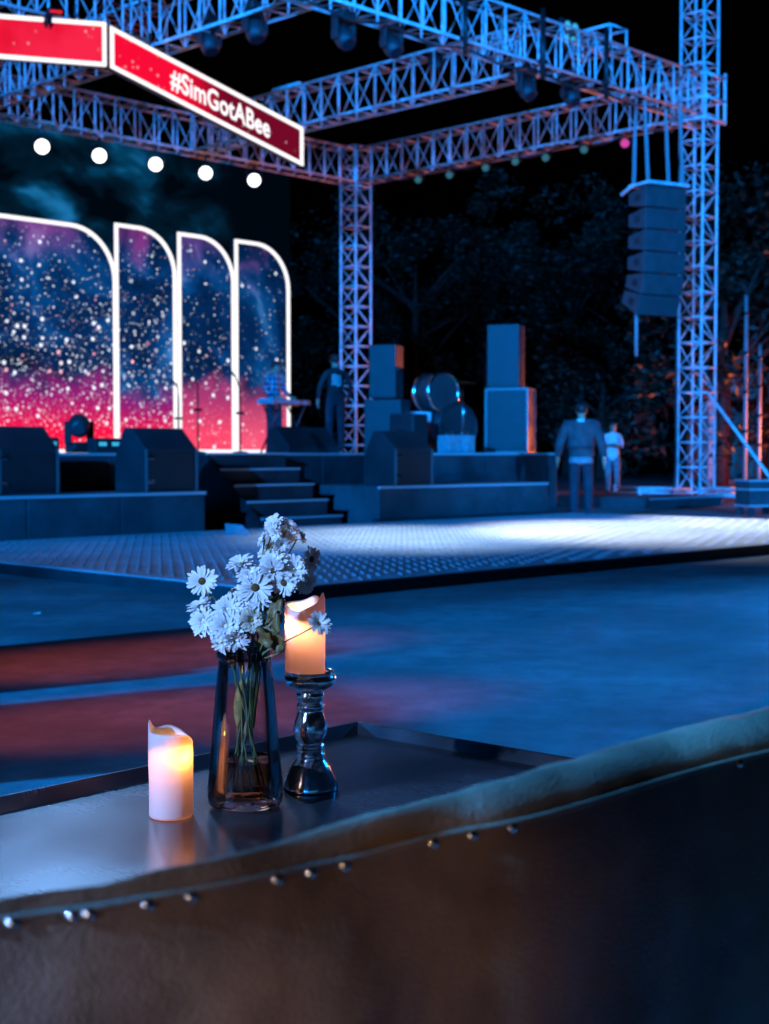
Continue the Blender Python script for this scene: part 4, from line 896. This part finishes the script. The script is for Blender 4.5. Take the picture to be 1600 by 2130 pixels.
FL_ = [(570, 1088, .01, 20, (-.5, -.6, .6), 'mum', GEN), (600, 1094, .0, 19, (.4, -.3, .8), 'side', 'pink tinged flower at the very top of the bouquet'), (574, 1108, -.01, 17, (-.6, -.7, -.2), 'side', GEN2), (601, 1110, .01, 18, (.3, -.8, .2), 'mum', GEN),
       (620, 1120, .0, 17, (.9, -.3, .4), 'cup', 'pink cupped flower leaning out below the top of the bouquet'), (549, 1122, .01, 16, (-.8, -.3, .4), 'side', GEN2), (586, 1131, -.01, 17, (.1, -.9, -.5), 'side', GEN2), (556, 1147, .02, 20, (-.5, -.5, .7), 'mum', GEN),
       (647, 1163, .0, 24, (.75, -.5, .0), 'daisy', 'pink daisy leaning toward the tall candle with brown eye'), (502, 1174, .01, 27, (-.3, -.4, .85), 'side', GEN2), (570, 1168, -.01, 27, (-.1, -.6, .7), 'mum', GEN), (568, 1187, -.025, 23, (.0, -.9, -.3), 'daisy', 'white daisy with brown eye facing out at the middle of the bouquet'),
       (612, 1186, -.01, 30, (.2, -.8, .5), 'mum', GEN), (634, 1207, .0, 25, (.7, -.6, .0), 'mum', GEN), (591, 1212, -.02, 25, (-.2, -.95, -.1), 'daisy', 'white daisy with dark eye above the brown leaves'), (421, 1209, .0, 28, (-.1, -.95, .25), 'daisy', 'white daisy with brown eye standing apart on a long stem'),
       (484, 1224, -.01, 16, (.3, -.5, -.7), 'cup', 'pink half closed flower hanging in the bouquet'), (531, 1222, -.03, 30, (.05, -.95, .15), 'daisy', 'large white daisy with green brown eye in the bouquet centre'), (417, 1263, .01, 26, (-.35, -.3, .85), 'side', 'white flower seen edge-on above the roundest bloom'), (521, 1196, -.01, 25, (-.1, -.5, .8), 'mum', GEN),
       (425, 1292, -.01, 28, (-.3, -.9, .2), 'mum', GEN), (477, 1268, -.03, 31, (-.1, -.85, .5), 'mum', GEN), (472, 1303, -.045, 32, (-.1, -.95, .2), 'mum', GEN), (524, 1290, -.045, 23, (.3, -.9, .2), 'mum', 'cream flower with yellow centre above the vase lip'), (463, 1335, -.045, 22, (-.3, -.8, -.3), 'side', GEN2), (491, 1330, -.05, 24, (.1, -.85, -.4), 'side', GEN2),
       (535, 1246, -.025, 26, (.1, -.8, .5), 'side', GEN2), (502, 1246, -.02, 27, (-.2, -.8, .5), 'mum', GEN)]
for (px, py, dz_, r, nd, stl, lb) in FL_: flower(px, py, dz_, r, nd, stl, lb)
flower(663, 1298, -.075, 24, (.35, -.62, .55), 'side', 'white flower on a bare stalk jutting out before the tall candle', stem_to=NECK + V((.028, -.03, .0)))
# brown leaves
for (px, py, dz_, L, a, lb) in ((574, 1264, -.045, 40, .9, 'upper'), (566, 1300, -.05, 52, 1.1, 'mid'), (573, 1330, -.05, 48, 1.9, 'low'), (548, 1326, -.055, 40, 2.2, 'inner'), (497, 1240, -.01, 28, 1.7, 'small')):
    c = on_y(px, py, vc.y + dz_); L *= PV; d = V((math.cos(a), 0, math.sin(a))); s = V((math.sin(a), -.5, -math.cos(a))).normalized(); nn = d.cross(s).normalized(); m = MB(); vs_ = []; K = 9
    for i in range(K):
        f = i / (K - 1); wd = L * .42 * math.sin(math.pi * min(1, f * .93 + .05)) * (1 + .28 * math.sin(f * 17)); p = d * (f - .5) * L * 1.25
        for j in range(5): g_ = (j - 2) / 2; vs_.append(c + p + s * wd * g_ + nn * (L * .14 * math.sin(f * 5 + g_ * 2.2) + L * .1 * abs(g_)))
    m.add(vs_, [(i * 5 + j, i * 5 + j + 1, i * 5 + 6 + j, i * 5 + 5 + j) for i in range(K - 1) for j in range(4)], True)
    q = c - d * L * .62; t = thing('dry_leaf', 'crumpled olive brown leaf between the flowers and the tall candle', 'leaf', c, 0, 'brown leaves in the bouquet'); m.v = [tuple(V(p) - c) for p in m.v]
    bl_ = m.build('leaf_blade', 'leaf_olive', t); bl_.modifiers.new('s', 'SOLIDIFY').thickness = .0006
    ne = NECK + V((random.uniform(-.01, .03), random.uniform(-.03, 0), -.01)); MB().tube([q - c, (q.lerp(ne, .6)) - c, ne - c, ne.lerp(BOT, .5) - c], .0013, 6).build('stem', 'stem_green', t)

# ------------------------------------------------------------------ sofa in the foreground
SZ = .74
farp = [(-500, 1938), (-200, 1907), (0, 1881), (200, 1853), (440, 1809), (600, 1772), (780, 1722), (900, 1688), (1060, 1640), (1200, 1590), (1400, 1528), (1600, 1480), (1850, 1432)]
nearp = [(-500, 1950), (-200, 1918), (0, 1893), (200, 1870), (440, 1829), (590, 1799), (740, 1769), (910, 1726), (1080, 1695), (1230, 1655), (1400, 1604), (1570, 1560), (1850, 1500)]
fp = [on_z(x, y, SZ) for x, y in farp]; npz = [on_z(x, y, SZ - .004) for x, y in nearp]
def resample(p, n):
    L = [0]
    for a, b in zip(p, p[1:]): L.append(L[-1] + (b - a).length)
    out = []
    for i in range(n):
        s = L[-1] * i / (n - 1); k = max(j for j in range(len(L)) if L[j] <= s + 1e-9); k = min(k, len(p) - 2); f = (s - L[k]) / (L[k + 1] - L[k])
        p0, p1, p2, p3 = p[max(k - 1, 0)], p[k], p[k + 1], p[min(k + 2, len(p) - 1)]
        out.append(.5 * ((2 * p1) + (p2 - p0) * f + (2 * p0 - 5 * p1 + 4 * p2 - p3) * f * f + (3 * p1 - p0 - 3 * p2 + p3) * f ** 3))
    return out
NS = 120; fr_ = resample(fp, NS); nr_ = resample(npz, NS)
orig = V((nr_[0].x, nr_[0].y, 0)); so = thing('leather_sofa', 'brown leather sofa with studded back in front of the coffee table', 'sofa', orig)
tp = MB(); bk = MB(); tv = []; bv = []; KT = 9; KB = 16
fd = (nr_[-1] - nr_[0]).normalized(); outn = V((fd.y, -fd.x, 0))
for i in range(NS):
    a, b = fr_[i], nr_[i]
    tv.append(a + V((0, 0, -.10)) - outn * .004); tv.append(a + V((0, 0, -.03)) - outn * .006)
    for j in range(KT):
        f = j / (KT - 1); p = a.lerp(b, f); dome = math.sin(math.pi * f) ** .7 * min(.016, .25 * (b - a).length); p = p + V((0, 0, dome + .0022 * mnoise.noise(p * 22))); tv.append(p)
    tv.append(b + V((0, 0, -.008)) + outn * .001)
    for j in range(KB):
        f = j / (KB - 1); z = -.006 - f * .60; bul = .030 * math.sin(min(1, f * 2.2) * math.pi / 2) * (1 - .4 * f); p = b + V((0, 0, z)) + outn * bul; p = p + outn * (.0012 * mnoise.noise(p * 9) + .0004 * mnoise.noise(p * 40)) * min(1, f * 12); bv.append(p)
kt = KT + 3
tp.add([p - orig for p in tv], [(i * kt + j, i * kt + j + 1, (i + 1) * kt + j + 1, (i + 1) * kt + j) for i in range(NS - 1) for j in range(kt - 1)], True)
bk.add([p - orig for p in bv], [(i * KB + j, i * KB + j + 1, (i + 1) * KB + j + 1, (i + 1) * KB + j) for i in range(NS - 1) for j in range(KB - 1)], True)
tp.build('top_roll', 'leather', so); bk.build('back_panel', 'leather', so)
MB().tube([p + V((0, 0, -.004)) + outn * .003 - orig for p in nr_], .0028, 8).build('welt', 'leather', so)
sth = math.atan2(fd.y, fd.x); mid = (nr_[0] + nr_[-1]) / 2 - orig; RZ = Matrix.Rotation(sth, 3, 'Z'); Ls = (nr_[-1] - nr_[0]).length
def sb(name, c, d, bev): return MB().box(mid.xy.to_3d() + RZ @ V(c), d, RZ).build(name, 'leather', so, bevel=bev)
sb('inner_back', (0, .10, .44), (Ls - .1, .1, .42), .03); sb('seat_cushion', (-.3, .42, .34), (Ls / 2 - .05, .5, .16), .05); sb('seat_cushion', (.3 + Ls * .0, .42, .34), (Ls / 2 - .4, .5, .16), .05) if False else None
sb('seat_base', (0, .38, .19), (Ls - .1, .6, .14), .02)
for a in (-1, 1):
    for b in (.15, .6): MB().cyl(mid.xy.to_3d() + RZ @ V((a * (Ls / 2 - .1), b, 0)), mid.xy.to_3d() + RZ @ V((a * (Ls / 2 - .1), b, .12)), .018, .025, 12).build('leg', 'black_wood', so)
SC = []
for (x, y) in ((-95, 1922), (-40, 1914), (25, 1906), (143, 1893), (200, 1885), (325, 1861), (405, 1847), (587, 1808), (660, 1793), (740, 1777), (910, 1731), (1002, 1711), (1080, 1697), (985, 1668), (1550, 1566), (1640, 1545)):
    p = on_z(x, y, SZ + (.006 if (x, y) == (985, 1668) else -.001)); best = min(range(NS), key=lambda i: (nr_[i] - p).length)
    if (x, y) != (985, 1668): p = nr_[best] + V((0, 0, -.006)) + outn * .004
    d = (outn * 1 + V((0, 0, .75))).normalized(); q = d.to_track_quat('Z', 'Y').to_matrix(); st_ = MB().ball((0, 0, 0), .0051, 14, (1, 1, .6)); st_.v = [tuple(q @ V(v_) + p - orig) for v_ in st_.v]; st_.build('stud', 'stud_metal', so)

# ------------------------------------------------------------------ added unseen globes that put warm reflections on vase and candlestick
em('globe_fill_glow', (1, .62, .28), 14)
for (x, y, h_, lb) in ((-.75, -2.5, 1.12, 'tall'), (-.1, -3.4, .8, 'middle'), (.9, -4.2, 1.25, 'far')):
    t = thing('added_globe_fill', {'tall': 'added unseen warm globe on a tall pole for reflections', 'middle': 'added unseen warm globe on a short pole for reflections', 'far': 'added unseen warm globe farthest behind the camera for reflections'}[lb], 'lamp', (x, y, 0))
    MB().lathe([(.0003, 0), (.12, 0), (.12, .015), (.02, .03), (.0003, .03)], 24).build('base', 'black_metal', t); bar('pole', (0, 0, .02), (0, 0, h_ - .07), .012, 'black_metal', t); MB().ball((0, 0, h_), .085, 20).build('globe', 'globe_fill_glow', t)

# ------------------------------------------------------------------ leaves inside the vase neck, cables
for k, (dx, z0, L, a, wd) in enumerate(((-.012, .135, .085, .10, .011), (.012, .15, .07, -.12, .009), (-.002, .105, .06, .25, .008))):
    c = vc + V((dx, -.012 + .01 * k, z0)); t = thing('sunken_leaf', 'long brown leaf hanging inside the glass vase', 'leaf', c, 0, 'leaves inside the vase'); m = MB(); vs_ = []
    for i in range(8):
        f = i / 7; w2 = wd * math.sin(math.pi * (f * .9 + .06)); p = V((math.sin(a) * f * L, .006 * math.sin(f * 4), f * L))
        for j in (-1, 0, 1): vs_.append(p + V((w2 * j, .003 * abs(j), 0)))
    m.add(vs_, [(i * 3 + j, i * 3 + j + 1, i * 3 + 4 + j, i * 3 + 3 + j) for i in range(7) for j in range(2)], True); b_ = m.build('leaf_blade', 'leaf_gold', t); b_.modifiers.new('s', 'SOLIDIFY').thickness = .0006
    MB().tube([(0, 0, 0), (0, 0, -.02), (.002, 0, -.045)], .0012, 6).build('stem', 'stem_green', t)
def cable(label, pts, r, group='stage cables'):
    a = V(pts[0]); n = len(pts); fine = []
    for i in range(n - 1):
        p0, p1, p2, p3 = [V(pts[max(0, min(n - 1, q))]) for q in (i - 1, i, i + 1, i + 2)]
        for k in range(8): f = k / 8; fine.append(.5 * ((2 * p1) + (p2 - p0) * f + (2 * p0 - 5 * p1 + 4 * p2 - p3) * f * f + (3 * p1 - p0 - 3 * p2 + p3) * f ** 3))
    fine.append(V(pts[-1])); o = MB().tube([p - a for p in fine], r, 6).build('cable', 'black_plastic'); o.location = a; tag(o, label, 'cable', group)
cable('black cable sagging along the underside of the front truss', [S(11.5 - i * .9, -.1 + .1 * (i % 2), ZB - (.03 if i % 2 else .16)) for i in range(12)], .022)
cable('black cable sagging along the underside of the side truss', [S(.0, .6 + i * .9, ZB - (.03 if i % 2 else .14)) for i in range(10)], .02)
cable('black cable hanging down the corner of the lattice tower', [S(.3, .2, ZB), S(.34, .25, 6), S(.31, .28, 4), S(.35, .25, 2), S(.33, .28, .4), S(.6, .4, .03)], .02)
cable('black cable lying on the ground along the riser right of the stairs', [S(11.6 - i * .6, -2.42 + .05 * math.sin(i * 1.7), .125) for i in range(8)], .014)
